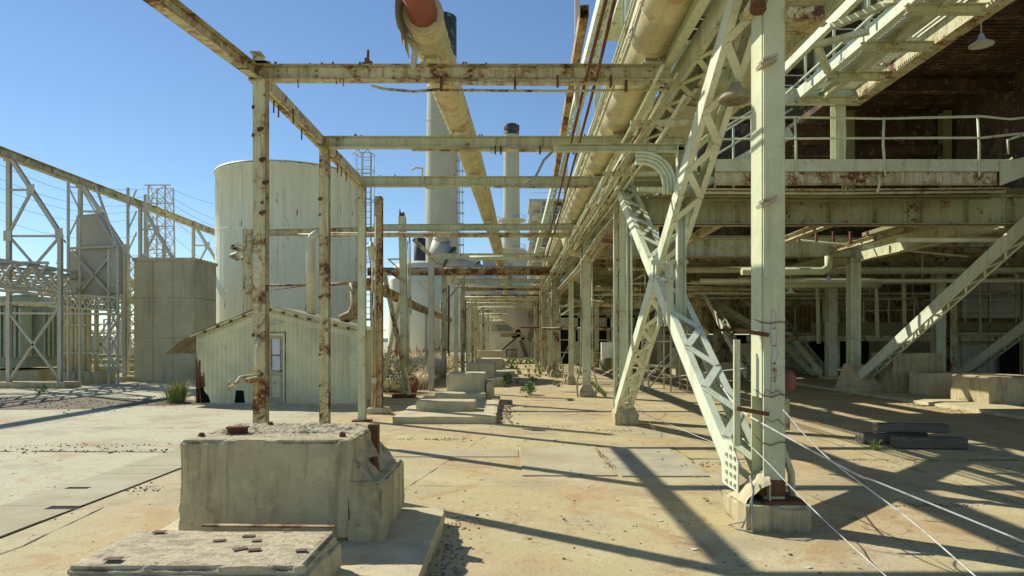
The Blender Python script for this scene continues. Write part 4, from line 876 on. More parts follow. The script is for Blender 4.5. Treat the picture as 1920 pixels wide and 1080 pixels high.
# upper storey shell
t = thing('building', 'dark rusted upper storey of the plant with ribbed ceiling and brown walls at upper right', 'building', (16, 16, 5.8))
mb = MB()
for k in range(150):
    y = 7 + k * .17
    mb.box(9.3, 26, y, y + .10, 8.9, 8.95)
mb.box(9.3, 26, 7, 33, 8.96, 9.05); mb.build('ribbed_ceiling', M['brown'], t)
MB().box(46, 46.3, 8, 92, 0, 9).build('light_block_wall', M['brown'], t)  # unseen wall added to keep daylight out on the right
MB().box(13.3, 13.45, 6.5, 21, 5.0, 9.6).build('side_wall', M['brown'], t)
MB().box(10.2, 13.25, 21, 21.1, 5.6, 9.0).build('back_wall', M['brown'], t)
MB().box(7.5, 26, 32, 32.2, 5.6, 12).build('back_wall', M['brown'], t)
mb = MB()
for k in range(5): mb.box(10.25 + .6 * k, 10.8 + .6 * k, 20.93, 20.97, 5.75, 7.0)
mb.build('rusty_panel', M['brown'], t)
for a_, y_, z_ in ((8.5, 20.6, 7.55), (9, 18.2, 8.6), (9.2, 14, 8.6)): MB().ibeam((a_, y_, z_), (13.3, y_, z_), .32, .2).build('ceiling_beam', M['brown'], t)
for x in (10.1, 13.0): MB().ibeam((x, 20.5, 5.6), (x, 20.5, 8.7), .26, .26, up=Y).build('column', M['olive'], t)
MB().ibeam((9.0, 5.5, 8.72), (9.0, 21, 8.72), .45, .3).build('edge_beam', M['brown'], t)
MB().tube([(7.9, 20, 5.8), (7.9, 20, 6.4), (8.1, 20, 6.6), (9.4, 20, 6.6)], .16, 12).build('duct_pipe', M['olive'], t)
MB().tube([(10.9, 14.9, 5.8), (11.1, 15.1, 5.6)], .03, 6).build('pipe', M['steel'], t)
# far tall plant blocks above, left of the dark storey
t = thing('boiler_structure', 'tall dark boiler house frame with stacked landings behind the overhead walkway', 'building', (10, 36, 6))
for k in range(6):
    MB().box(5.5, 26, 34, 40, 8.2 + 2.8 * k, 8.4 + 2.8 * k).build('landing', M['steel'], t)
    for j in range(9): MB().ibeam((5.6 + 2.4 * j, 34, 5.6 + 2.8 * k), (5.6 + 2.4 * j, 34, 8.2 + 2.8 * k), .24, .24, up=Y).build('column', M['steel'], t)
    MB().tube([(5.5, 33.9, 9.4 + 2.8 * k), (26, 33.9, 9.4 + 2.8 * k)], .03, 6).tube([(5.5, 33.9, 8.9 + 2.8 * k), (26, 33.9, 8.9 + 2.8 * k)], .03, 6).build('handrail', M['clean'], t)
    MB().box(8, 26, 37, 37.2, 5.6 + 2.8 * k, 8.2 + 2.8 * k).build('panel', M['brown'], t)
# row of columns at x = 12 and beyond with laced struts
t = thing('steel_column', 'column where the long laced strut lands, on a pale broken pedestal at right', 'column', (12, 24, 0))
MB().ibeam((12, 24, .5), (12, 24, 4.75), .34, .34, up=Y).box(11.83, 12.17, 23.8, 23.82, .5, 4.7).build('shaft', M['clean'], t)
MB().tube([(11.95, 23.75, .6), (11.95, 23.75, 4.6)], .03, 6).build('conduit', M['clean'], t)
mb = MB(); rough_block(mb, 11.55, 12.65, 23.2, 24.5, 0, .3, cell=.08, chip=.05, seed=41)
mb.add([(11.6, 23.25, .28), (12.6, 23.25, .28), (12.6, 24.4, .28), (11.6, 24.4, .28), (11.8, 23.7, 1.0), (12.2, 23.7, 1.0), (12.2, 24.3, 1.0), (11.8, 24.3, 1.0)], [(0, 1, 5, 4), (1, 2, 6, 5), (2, 3, 7, 6), (3, 0, 4, 7), (4, 5, 6, 7)])
mb.build('pedestal', M['conctop'], t)
def strut(label, p0, p1, s_=.32, m='clean', dep=.34):
    o = MB().laced(p0, p1, s_, dep, pitch=.4, lw=.06).build('laced_strut', M[m], origin=p0); tag(o, label, 'strut'); return o
strut('longest laced strut climbing from the pale broken pedestal to the right edge', (12.1, 23.6, .55), (12.15, 15.6, 4.75))
strut('laced strut low at the right edge rising behind the squat block', (18, 27.3, .45), (18, 18.5, 5.2))
strut('laced strut leaning away left from the column with the grey switch box', (14.2, 30.9, .3), (14.0, 38.5, 4.4), .36)
strut('laced strut descending behind the tip of the near hanger channel', (10.3, 29.5, .3), (10.4, 36.5, 4.4), .36)
strut('faint laced strut near the dark openings right of the corridor', (7.9, 44, .3), (7.9, 52, 4.4), .36)
def col(label, x, d, top=4.75, wd=.34, m='clean', g=None):
    t = thing('steel_column', label, 'column', (x, d, 0), g)
    MB().ibeam((x, d, .1), (x, d, top), wd, wd, up=Y).build('shaft', M[m], t)
    mb = MB(); rough_block(mb, x - wd, x + wd, d - wd, d + wd, 0, .25, cell=.12); mb.build('pedestal', M['concgrey'], t)
    return t
t = col('double column with rust streaks above the tall tan block', 17.8, 28.5, 4.9, .4, 'clean')
MB().ibeam((18.35, 28.5, .1), (18.35, 28.5, 4.9), .3, .3, up=Y).build('shaft', M['rusty'], t)
t = col('pale column with a grey switch box, beside the leaning strut', 14.35, 30.7, 4.9, .4, 'clean')
MB().box(14.0, 14.35, 30.2, 30.45, 1.6, 2.7).build('switch_box', M['clean'], t)
t = col('rusty foot column between the stepped pale blocks', 9.1, 33.5, 4.8, .3, 'rusty')
for i, (x, d) in enumerate([(5.7, 38), (8.2, 38), (11.3, 40), (15, 42), (20, 42), (25, 40), (6.2, 50), (10, 52), (14, 52), (19, 54), (5.0, 60), (8, 62), (13, 64), (24, 32), (4.6, 72)]):
    col(['shaded', 'narrow', 'dark', 'rust streaked', 'pale edged'][i % 5] + ' column %s in the dim ground floor, counted from the front and left' % words[i % 14] if i < 14 else 'last column at the far back of the dim ground floor', x, d, 4.8, [.3, .24, .34][i % 3], ['clean', 'steel', 'rusty'][i % 3], 'columns in the dim ground floor')
# back wall, mezzanine
t = thing('back_wall', 'yellowed ribbed back wall with dark doorways across the shaded ground floor', 'wall', (25, 46, 0))
mb = MB(); x = 9.0
while x < 60: mb.box(x, x + .22, 46.0, 46.1, 2.4, 5.4); x += .3
mb.box(9, 60, 46.1, 46.2, 2.3, 5.4); mb.build('ribbed_panel', M['yellow'], t)
mb = MB().box(9, 60, 46.0, 46.2, 0, 2.25); mb.build('base_wall', M['palewall'], t)
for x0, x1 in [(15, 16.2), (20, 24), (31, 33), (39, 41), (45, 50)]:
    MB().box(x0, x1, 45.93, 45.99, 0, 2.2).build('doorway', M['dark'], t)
t = thing('side_wall', 'pale panelled wall behind the rails at the right edge', 'wall', (24, 35, 0))
MB().box(23, 40, 35, 35.2, 3.0, 5.4).box(23, 40, 35.3, 35.4, 0, 2.2).build('panel', M['palewall'], t)
mb = MB()
for k in range(12): mb.box(23 + 1.4 * k, 23.04 + 1.4 * k, 34.97, 35, 0, 5.4)
mb.build('cover_strip', M['olive'], t)
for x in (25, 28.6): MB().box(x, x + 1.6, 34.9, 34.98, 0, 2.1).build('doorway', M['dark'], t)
t = thing('mezzanine', 'mezzanine landing with white handrails in front of the yellowed back wall', 'mezzanine', (20, 33, 2))
MB().box(14.8, 30, 33.9, 38, 2.05, 2.25).build('floor', M['steel'], t)
MB().box(14.8, 20.2, 33.8, 33.88, 2.1, 2.75).box(20.6, 32, 33.8, 33.88, 2.3, 2.75).build('fascia', M['olive'], t)
MB().ibeam((11.5, 33.5, 1.95), (32, 33.5, 1.95), .3, .2).build('edge_beam', M['rusty'], t)
for k in range(9): x = 17.3 + 1.25 * k; MB().tube([(x, 33.6, 2.7), (x, 33.6, 3.85)], .035, 6).build('rail_post', M['clean'], t)
for z in (3.3, 3.83): MB().tube([(17.3, 33.6, z), (19.8, 33.6, z + .05)], .03, 6).tube([(20.3, 33.6, z), (27.5, 33.6, z)], .03, 6).build('handrail', M['clean'], t)
for i, (x0, z0, x1, z1, d) in enumerate([(10.5, 4.0, 15.5, 1.0, 36), (13.2, 1.9, 15.2, 0.0, 34), (18.5, 4.6, 22, 2.4, 41)]):
    t = thing('stair', ['open stair descending behind the narrow left leaning strut', 'short open stair under the mezzanine edge', 'dim stair near the back wall'][i], 'stair', (x0, d, z1))
    MB().bar((x0, d, z0), (x1, d, z1), .06, .28).bar((x0, d + 1, z0), (x1, d + 1, z1), .06, .28).build('stringer', M['steel'], t)
    mb = MB(); n_ = 14
    for k in range(n_): p = V((x0, d, z0)).lerp(V((x1, d, z1)), k / n_); mb.box(p.x - .13, p.x + .13, d + .04, d + .96, p.z, p.z + .03)
    mb.build('tread', M['olive'], t)
    MB().tube([(x0, d, z0 + .95), (x1, d, z1 + .95)], .03, 6).build('handrail', M['clean'], t)
t = thing('dark_bay', 'row of machine bays with pale frames, blacked in for shade, right of the far corridor', 'bay', (6, 54, 0))
MB().box(2.9, 13, 55, 55.3, 0, 3.9).build('bay_shade_slab', M['dark'], t)  # black slab in place of the shade inside the bays
for k in range(5): MB().box(3 + 2.3 * k, 3.25 + 2.3 * k, 54.7, 54.95, 0, 4.2).build('pier', M['palewall'], t)
MB().box(2.9, 15, 54.7, 54.95, 2.9, 3.7).build('lintel', M['palewall'], t)
# pipes of the dim ground floor
rn = random.Random(5)
pl = [('fat pale pipe crossing under the second girder at right', [(9.6, 26, 3.98), (14, 26, 3.98)], .16, 'steel'), ('fat rusty pipe farther back, level with the bell lamps', [(3, 37, 3.9), (30, 37, 3.9)], .22, 'rusty'),
      ('elbowed pipe dropping left of the near bell lamp', [(10.2, 22, 4.55), (10.2, 22, 4.2), (10.0, 22, 4.05), (7.4, 22, 4.05)], .12, 'steel'),
      ('thin rusty pipe at head height behind the pedestals', [(1.4, 31.8, 2.4), (13, 31.8, 2.3)], .06, 'vrusty'), ('rust red pipe low across the dark openings', [(.6, 48, 2.8), (16, 48, 2.7)], .08, 'rust')]
for lb, pts, r_, m in pl: tag(MB().tube(pts, r_, 12).build('pipe', M[m], origin=pts[0]), lb, 'pipe')
t = thing('pipe_network', 'tangle of overhead pipes, trays and hangers under the ribbed floor', 'pipework', (12, 38, 4.5))
for k in range(46):
    d = rn.uniform(25.5, 62); z = rn.uniform(4.0, 4.7) - (d - 25) * .002; x0 = rn.uniform(3.2, 10); x1 = x0 + rn.uniform(5, 24)
    if k % 3: MB().tube([(x0, d, z), (x1, d, z), (x1 + .15, d + .1, z - .1), (x1 + .2, d + .1, z - rn.choice([.3, .6, 2.5]))], rn.choice([.03, .05, .08, .12]), 7).build('pipe', M[rn.choice(['steel', 'rusty', 'clean', 'clean'])], t)
    else: MB().tube([(x0, d, z), (x0 + .2, d + 16, z)], rn.choice([.03, .06, .1]), 7).build('pipe', M[rn.choice(['steel', 'rusty', 'clean'])], t)
for k in range(30):
    d = rn.uniform(25, 45); x = rn.uniform(4, 24); MB().tube([(x, d, 5.3), (x, d, rn.uniform(3.2, 4.4))], .025, 5).build('hanger_rod', M[rn.choice(['steel', 'rusty', 'clean'])], t)
# machinery at the back
t = thing('machinery', 'dark pumps, drums and framework standing in the dim ground floor', 'machinery', (9, 48, 0))
for k in range(26):
    x = rn.uniform(3.6, 16); d = rn.uniform(40, 66); h_ = rn.uniform(.8, 2.6)
    if x < 4.5 and d < 45: x += 2
    if k % 3 == 0: MB().lathe((x, d, 0), [(.5, 0), (.5, h_ * .8), (.4, h_), (0, h_)], 16).build('drum', M[rn.choice(['olive', 'rusty', 'galv'])], t)
    elif k % 3 == 1: MB().box(x, x + rn.uniform(.5, 1.6), d, d + 1, 0, h_ * .7).box(x + .1, x + .4, d + .1, d + .6, h_ * .7, h_).build('pump_casing', M[rn.choice(['clean', 'steel', 'concgrey'])], t)
    else:
        mb = MB()
        for q in (0, 1.2): mb.bar((x + q, d, 0), (x + q, d, h_ + .6), .08, .08)
        for z in (h_ * .4, h_ * .8, h_ + .6): mb.bar((x, d, z), (x + 1.2, d, z), .07, .07)
        mb.bar((x, d, 0), (x + 1.2, d, h_), .06, .06); mb.build('framework', M['steel'], t)
# pipe stand behind the X brace
t = thing('pipe_stand', 'light tubular frame stand behind the X brace, pale pipe over its top', 'stand', (5.6, 26, 0))
mb = MB()
for x in (4.9, 5.7, 6.3):
    for d in (24.5, 25.6): mb.tube([(x, d, 0), (x, d, 2.9)], .035, 6)
for z in (.9, 1.8, 2.5): mb.tube([(4.9, 24.5, z), (6.3, 24.5, z)], .03, 6).tube([(4.9, 25.6, z), (6.3, 25.6, z)], .03, 6)
mb.tube([(4.9, 24.5, .1), (6.3, 24.5, 1.8)], .03, 6).tube([(4.4, 24.4, .05), (5.7, 24.5, 1.4)], .03, 6); mb.build('frame', M['steel'], t)
MB().tube([(5.5, 24.4, 2.45), (6.4, 24.4, 2.45), (6.7, 24.4, 2.3), (7.0, 24.4, 2.05)], .1, 10).build('pipe', M['insul'], t)
# lamps
lathe_lamp('bell lamp on a thin white cord in front of the dark upper storey', (8.25, 12, 7.02), 1.15, 1.6)
lathe_lamp('larger bell lamp between the near column and the pale column at right', (10.8, 23.3, 3.8), 1.35, .8)
lathe_lamp('small bell lamp just right of the near column', (9.5, 23.3, 3.45), 1.1, .9)
lathe_lamp('bell lamp under the floor close above the long laced strut', (19.2, 26.5, 4.65), 1.3, .4)
lathe_lamp('bell lamp hanging at the end of the row under the ribbed floor', (14.4, 30, 4.15), 1.2, .6)
lathe_lamp('small bell lamp on a post halfway down the corridor', (2.2, 36.5, 4.35), 1.3, .3)
t = thing('floodlight', 'big round pale floodlight dish left of the near column', 'lamp', (2.55, 7.6, 4.55))
c = V((2.52, 7.7, 4.52))
MB().lathe(c, [(0, .20), (.05, .19), (.07, .13), (.13, .09), (.185, .02), (.19, -.005), (.165, -.012), (.15, .004), (.12, .004), (.115, -.004), (.08, -.004), (.075, .004), (.0, .004)], 32).build('dish', M['lampgrey'], t)
mb = MB()
for k in range(4): mb.tube([c + V((math.cos(R(a)) * (.04 + .03 * k), math.sin(R(a)) * (.04 + .03 * k), -.018)) for a in range(0, 361, 30)], .003, 5, False)
mb.build('wire_guard', M['rusty'], t)
MB().tube([c + V((0, 0, .15)), c + V((.12, 0, .5)), c + V((.15, 0, .8))], .016, 6).build('arm', M['steel'], t)
t = tag(MB().tube([(9.05, 11.6, 9.0), (9.0, 11.6, 8.0), (9.4, 11.6, 6.9), (10.2, 11.4, 6.0)], .012, 6).build('loose_cable', M['white'], origin=(9, 11, 8)), 'loose white cable hanging across the dark upper storey at right edge', 'cable')
# ---- white ropes tied round the near column
def rope(label, pts, r_=.009, m='white'):
    P = [V(p) for p in pts]; P = [P[0] * 2 - P[1]] + P + [P[-1] * 2 - P[-2]]; out = []
    for i in range(1, len(P) - 2):
        p0, p1, p2, p3 = P[i - 1:i + 3]
        for k in range(8):
            u = k / 8; out.append(.5 * ((2 * p1) + (p2 - p0) * u + (2 * p0 - 5 * p1 + 4 * p2 - p3) * u * u + (3 * p1 - p0 - 3 * p2 + p3) * u ** 3))
    out.append(P[-2]); out = [V((p.x, p.y, max(p.z, r_))) for p in out]
    tag(MB().tube(out, r_, 6).build('rope', M[m], origin=pts[0]), label, 'rope')
rope('white rope from the X brace past the near column to the right edge', [W(1345, 714, 8.6), W(1385, 765, 7.2), W(1440, 800, 6.4), W(1600, 886, 5.6), W(1650, 906, 5.5), W(1925, 1018, 4.7)], .0075)
rope('white rope tied to the near column, falling steeply to the bottom edge', [W(1468, 768, 6.5), W(1545, 852, 6.0), W(1700, 970, 5.2), W(1840, 1090, 4.4)], .006)
rope('white rope crossing in front of the near pedestal to the bottom edge', [W(1392, 822, 6.9), W(1438, 866, 6.4), W(1504, 935, 5.9), W(1585, 1012, 5.2), W(1672, 1090, 4.6)], .005)
rope('thin grey line lying across the ground toward the near pedestal', [(2.6, 14.3, .5), (2.75, 12.6, .01), (2.55, 10.6, .01), (2.5, 8.4, .01), (2.3, 7.2, .02)], .004, 'grey')
rope('slack white line strung between the pedestal columns', [W(1100, 680, 22), W(1120, 705, 21), W(1160, 692, 18), W(1180, 756, 15), W(1290, 810, 12.5), W(1372, 842, 11.2)], .006)
rope('slack line looping behind the X brace', [W(1205, 695, 20), W(1240, 708, 19), W(1310, 700, 17), W(1400, 690, 14)], .009)
# ============================================================ LEFT SIDE
# ---- shack
t = thing('shack', 'small corrugated iron shack with a sagging roof and a weathered door, beside the tank', 'shack', (-7, 20, 0))
def corr(mb, p0, p1, top, bottom=0, pitch=.13, amp=.032, nrm=(0, -1, 0)):
    p0, p1 = V(p0), V(p1); L = (p1 - p0).length; n_ = int(L / pitch * 4); vs = []
    for i in range(n_ + 1):
        f = i / n_; p = p0.lerp(p1, f); off = V(nrm) * amp * [0, 1, 1, 0][i % 4]
        b = bottom(f) if callable(bottom) else bottom
        vs += [p + off + V((0, 0, b)), p + off + V((0, 0, top(f)))]
    mb.add(vs, [(2 * i, 2 * i + 2, 2 * i + 3, 2 * i + 1) for i in range(n_)])
F = 19.55
xl, xr_, xa = W(368, 0, F).x, W(672, 0, F).x, W(500, 0, F).x
def rooff(x): return 2.80 - (xa - x) * (.80 / (xa - xl)) if x < xa else 2.80 - (x - xa) * (.62 / (xr_ - xa))
dx0, dx1 = W(500, 0, F).x, W(535, 0, F).x
mb = MB()
for a, b in ((xl, dx0), (dx1, xr_)):
    def tp(f, a=a, b=b): return rooff(a + (b - a) * f) - .04
    def bt(f, a=a, b=b):
        x = a + (b - a) * f
        if x < xl + .42: return [1.5, 1.05, .82, .8, .36, .3, .22, .1][min(7, int((x - xl) / .055))] + .02 * noise.noise(V((x * 30, 0, 0)))
        if -7.92 < x < -7.66: return .4 - .1 * abs(noise.noise(V((x * 9, 0, 0))))
        return .02
    corr(mb, (a, F, 0), (b, F, 0), tp, bt)
def tpd(f): return rooff(dx0 + (dx1 - dx0) * f) - .04
corr(mb, (dx0, F, 0), (dx1, F, 0), tpd, 2.03)
mb.build('front_wall', M['corr'], t)
mb = MB(); corr(mb, (xr_ + .0, F, 0), (xr_ + .02, F + 2.9, 0), lambda f: 2.15, .02, nrm=(1, 0, 0)); mb.build('side_wall', M['corr'], t)
MB().box(xl + .05, xr_ - .05, F + .12, F + .16, 0.0, 1.9).box(xl, xl + .06, F + .05, F + 2.9, 0, 2).build('inner_shade_backing', M['dark'], t)  # black sheets behind the wall, interior shade put into their colour
mb = MB()   # roof sheets, left slope with a long torn eave, right slope
vs = []; n_ = 60
for sl_, (xs, xe) in (('l', (xl - .95, xa)), ('r', (xa, xr_ + .25))):
    vs = []
    for i in range(n_ + 1):
        x = xs + (xe - xs) * i / n_
        for j, y in enumerate((F - .22, F + 1, F + 2, F + 3.1)):
            z = rooff(x) + .03 + .012 * (i % 2) * 0
            if x < xl: z -= .22 * (xl - x) ** 1.6 + .03 * noise.noise(V((x * 3, y, 0))) + (.02 if j else 0)
            yy_ = y + (.12 * noise.noise(V((x * 2.2, 4, 0))) + (.25 * max(0, (xl - x)) if j == 0 else 0) if j == 0 else 0)
            vs.append((x, yy_, z))
    mb.add(vs, [(i * 4 + j, (i + 1) * 4 + j, (i + 1) * 4 + j + 1, i * 4 + j + 1) for i in range(n_) for j in range(3)])
o = mb.build('roof', M['roofm'], t); so_ = o.modifiers.new('thick', 'SOLIDIFY'); so_.thickness = .012
MB().bar((xl - .1, F - .16, rooff(xl - .1) - .02), (xa, F - .16, 2.78), .05, .05).bar((xa, F - .16, 2.78), (xr_ + .2, F - .16, rooff(xr_ + .2) - .01), .05, .05).build('barge_board', M['corr'], t)
mb = MB()
for k in range(12):
    x = xl + .3 + k * .37; mb.bar((x, F - .235, rooff(x) - .06), (x + .09, F - .235, rooff(x + .09) - .07), .03, .07)
each(mb, 'rafter_end', M['rust'], t)
MB().bar((xl + .05, F - .03, rooff(xl) - .22), (xa, F - .03, 2.58), .02, .16).bar((xa, F - .03, 2.58), (xr_ - .02, F - .03, rooff(xr_) - .22), .02, .16).build('fascia_board', M['corr'], t)
d_ = MB().box(dx0, dx0 + .06, F - .03, F + .05, .02, 2.03).box(dx1 - .06, dx1, F - .03, F + .05, .02, 2.03).box(dx0 + .06, dx1 - .06, F - .03, F + .05, 1.96, 2.03).build('door_frame', M['corr'], t)
door = MB().box(dx0 + .06, dx1 - .06, F + .0, F + .035, .05, .95).box(dx0 + .06, dx0 + .14, F, F + .035, .95, 1.96).box(dx1 - .14, dx1 - .06, F, F + .035, .95, 1.96).box(dx0 + .14, dx1 - .14, F, F + .035, 1.87, 1.96).box(dx0 + .14, dx1 - .14, F, F + .035, 1.38, 1.42).build('door', M['wood'], t)
for z0, z1 in ((.95, 1.38), (1.42, 1.87)): MB().box(dx0 + .14, dx1 - .14, F + .015, F + .02, z0, z1).build('pane', M['whitepane'], door)
MB().box(dx0 + .13, dx0 + .145, F - .008, F - .001, .95, 1.87).box(dx1 - .145, dx1 - .13, F - .008, F - .001, .95, 1.87).box(dx0 + .145, dx1 - .145, F - .008, F - .001, 1.39, 1.41).box(dx0 + .145, dx1 - .145, F - .008, F - .001, .95, .965).build('rusty_bead', M['vrusty'], door)
MB().box(dx0 - .02, dx0 - .001, F - .05, F - .02, .02, 2.07).box(dx1 + .001, dx1 + .02, F - .05, F - .02, .02, 2.07).box(dx0 - .02, dx1 + .02, F - .05, F - .02, 2.035, 2.06).build('rusty_trim', M['vrusty'], t)
MB().box(xr_ - .22, xr_ - .0, F - .045, F - .03, .45, 2.12).build('corner_board', M['corr'], t)
MB().box(dx0 + .16, dx1 - .16, F - .008, F - .002, .2, .82).build('door_panel', M['corr'], door)
MB().tube([(dx1 - .12, F - .01, .95), (dx1 - .12, F - .06, .95)], .025, 8).build('handle', M['rust'], door)
MB().box(dx0 - .02, dx1 + .02, F - .1, F + .05, 0, .07).build('sill', M['conctop'], t)
MB().box(-7.95, -7.62, F + .06, F + .1, .02, .5).build('hole_shade_backing', M['dark'], t)  # black panel behind the hole stands in for the shade within
MB().bar((xl + .02, F, 0), (xl + .02, F, 1.3), .05, .05).bar((xl + .16, F - .05, 0), (xl + .1, F - .05, .7), .03, .03).prism([(xl + .03, F - .03, .45), (xl + .25, F - .03, .5), (xl + .22, F - .03, .9), (xl + .12, F - .03, .92), (xl + .12, F - .03, 1.25), (xl + .03, F - .03, 1.25)], (0, .02, 0)).build('rusty_corner_post', M['rust'], t)
MB().tube([(-6.85, F - .02, 2.32), (-6.85, F - .2, 2.30), (-6.65, F - .3, 2.34), (-6.5, F - .3, 2.36)], .035, 8).build('vent_pipe', M['galv'], t)
MB().box(xl - .1, xr_ + .1, F - .12, F + 3, 0, .04).build('floor_slab', M['concgrey'], t)
mb = MB()
for k in range(9): mb.box(dx1 + .2 + .2 * k, dx1 + .212 + .2 * k, F - .026, F - .02, .1, .5 + .2 * (k % 3))
# ---- concrete box building
t = thing('concrete_building', 'plain windowless concrete box building left of the tank', 'building', (-15.6, 32, 0))
mb = MB().box(-17.0, -14.3, 30.7, 33, 0, 5.42); mb.build('wall', M['concgrey'], t)
MB().box(-17.06, -14.24, 30.64, 33.06, 5.42, 5.56).build('roof_slab', M['concgrey'], t)
mb = MB()
for z in (1.95, 3.75): mb.box(-17.0, -14.3, 30.69, 30.699, z, z + .012).box(-14.299, -14.29, 30.7, 33, z, z + .025)
for x in (-16.15, -15.25): mb.box(x, x + .012, 30.69, 30.699, 0, 5.4)
mb.build('board_joint', M['stone'], t)
# ---- big tank
DT = 38.5; xt = -12.45; RT = 3.95
t = thing('storage_tank', 'big pale cylindrical tank with a rusty rim and peeling patches, behind the shack', 'tank', (xt, DT, 0))
MB().lathe((xt, DT, 0), [(RT, 0), (RT, 3.6), (RT, 7.2), (RT, 10.85), (RT + .04, 10.86), (RT + .04, 11.0), (RT - .05, 11.0), (0, 11.5)], 96).build('shell', M['tank'], t)
MB().tube([(xt + RT * 1.003 * math.cos(R(a)), DT + RT * 1.003 * math.sin(R(a)), 10.93) for a in range(0, 361, 5)], .05, 6, False).build('top_rim', M['rusty'], t)
mb = MB()
for z in (4.4, 7.7): mb.tube([(xt + RT * math.cos(R(a)), DT + RT * math.sin(R(a)), z) for a in range(0, 361, 5)], .012, 5, False)
for a in (200, 225, 250, 275, 300, 325): mb.tube([(xt + RT * math.cos(R(a + q)), DT + RT * math.sin(R(a + q)), z0) for q in (0, .01) for z0 in ((0, 10.8) if q == 0 else ())], .01, 5)
mb.build('weld_seam', M['tank'], t)
lx = xt + RT + .55; ly = DT - 1.2
mb = MB()
for q in (-.25, .25): mb.tube([(lx + q, ly, 0), (lx + q, ly, 12), (lx + q - .2, ly, 12.3), (lx + q - .5, ly, 12)], .04, 6)
k = 0.5
while k < 11.8: mb.tube([(lx - .25, ly, k), (lx + .25, ly, k)], .02, 5); k += .35
mb.build('ladder', M['galv'], t)
mb = MB()
for z in (3, 4.6, 6.2, 7.8, 9.4, 11, 11.9): mb.tube([(lx + .5 * math.cos(R(a)), ly - .35 + .5 * math.sin(R(a)), z) for a in range(0, 361, 24)], .025, 5, False)
for a in (180, 225, 270, 315, 360): mb.tube([(lx + .5 * math.cos(R(a)), ly - .35 + .5 * math.sin(R(a)), 3), (lx + .5 * math.cos(R(a)), ly - .35 + .5 * math.sin(R(a)), 11.9)], .02, 5)
mb.build('ladder_cage', M['galv'], t)
# ---- white tanks farther back with red peeling feet
tr = mat('peeling_tank_paint', (.80, .78, .60), .5, 0, [((.70, .68, .50), .3, .4, .62, .8), ((.4, .3, .16), 1.2, .62, .75, .5, (2, 2, .2))])
for i, (px, hw, d, top, lab) in enumerate([(786, 48, 62, 8.6, 'wide white tank with a peeling red skirt beyond the crooked props'), (748, 20, 54, 6.6, 'narrow white tank left of the wide one with the red skirt')]):
    x = W(px, 0, d).x; r_ = hw / 1280 * d; t = thing('storage_tank', lab, 'tank', (x, d, 0), 'white tanks beyond the props')
    MB().lathe((x, d, 0), [(r_, .0), (r_, top), (r_ * .6, top + .35), (0, top + .5)], 48).build('shell', tr, t)
    mb = MB()   # peeled skirt: a thin skin with a ragged top
    n_ = 160; vs = []
    for k in range(n_ + 1):
        a = 2 * math.pi * k / n_; z = max(.3, 1.1 + 1.6 * noise.noise(V((a * 4, i, 0))) + 1.1 * noise.noise(V((a * 25, i, 0))))
        vs += [(x + (r_ + .02) * math.cos(a), d + (r_ + .02) * math.sin(a), 0), (x + (r_ + .02) * math.cos(a), d + (r_ + .02) * math.sin(a), z)]
    mb.add(vs, [(2 * k, 2 * k + 2, 2 * k + 3, 2 * k + 1) for k in range(n_)]); mb.build('red_skirt', M['red'], t)
# ---- chimneys
def chimney(label, px, hw0, hw1, d, ytop, dark=0, m='stack'):
    x = W(px, 0, d).x; ht = W(0, ytop, d).z; r0, r1 = hw0 / 1280 * d, hw1 / 1280 * d
    t = thing('chimney', label, 'chimney', (x, d, 0))
    MB().lathe((x, d, 0), [(r0, 0), (r0 * .93 + r1 * .07, ht * .3), (r1, ht - dark)], 48).build('shaft', M[m], t)
    MB().lathe((x, d, 0), [(r1 * 1.002, ht - dark), (r1 * 1.0, ht), (r1 * .8, ht), (r1 * .8, ht - 2)], 48).build('top_band', M['black'], t)
    mb = MB()
    for k in range(1, 9): z = (ht - dark) * k / 9; rr = r0 + (r1 - r0) * z / ht + .02; mb.tube([(x + rr * math.cos(R(a)), d + rr * math.sin(R(a)), z) for a in range(0, 361, 10)], .06, 5, False)
    mb.build('pour_joint', M[m], t)
    return t, x, r0, r1, ht
t, x, r0, r1, ht = chimney('tall wide chimney behind the insulated pipe, peeling black top band', 829, 32, 27, 130, 34, 7.5)
mb = MB(); lx = x + r0 * .95 + .6; ly = 129
for z in range(6, 42, 2): mb.tube([(lx + .6 * math.cos(R(a)), ly + .6 * math.sin(R(a)), z) for a in range(0, 361, 40)], .08, 5, False)
for a in (0, 90, 180, 270): mb.tube([(lx + .6 * math.cos(R(a)), ly + .6 * math.sin(R(a)), 4), (lx + .6 * math.cos(R(a)) - .5, ly + .6 * math.sin(R(a)), 42)], .07, 5)
mb.build('ladder_cage', M['galv'], t)
mb = MB()
for q in (-1, 1): mb.box(x + q * r1 - .1, x + q * r1 + .1, 129.8, 130, W(0, 252, 130).z, W(0, 240, 130).z)
mb.build('warning_light', M['galv'], t)
t, x, r0, r1, ht = chimney('slimmer distant chimney with a dark cap, in the middle of the sky', 959, 17.5, 14, 170, 243, 1.5)
MB().lathe((x, 170, ht), [(r1 + .02, -.6), (r1 + .12, .1), (r1 + .12, .9), (r1 - .5, 1.3), (0, 1.4)], 32).build('cap', M['black'], t)
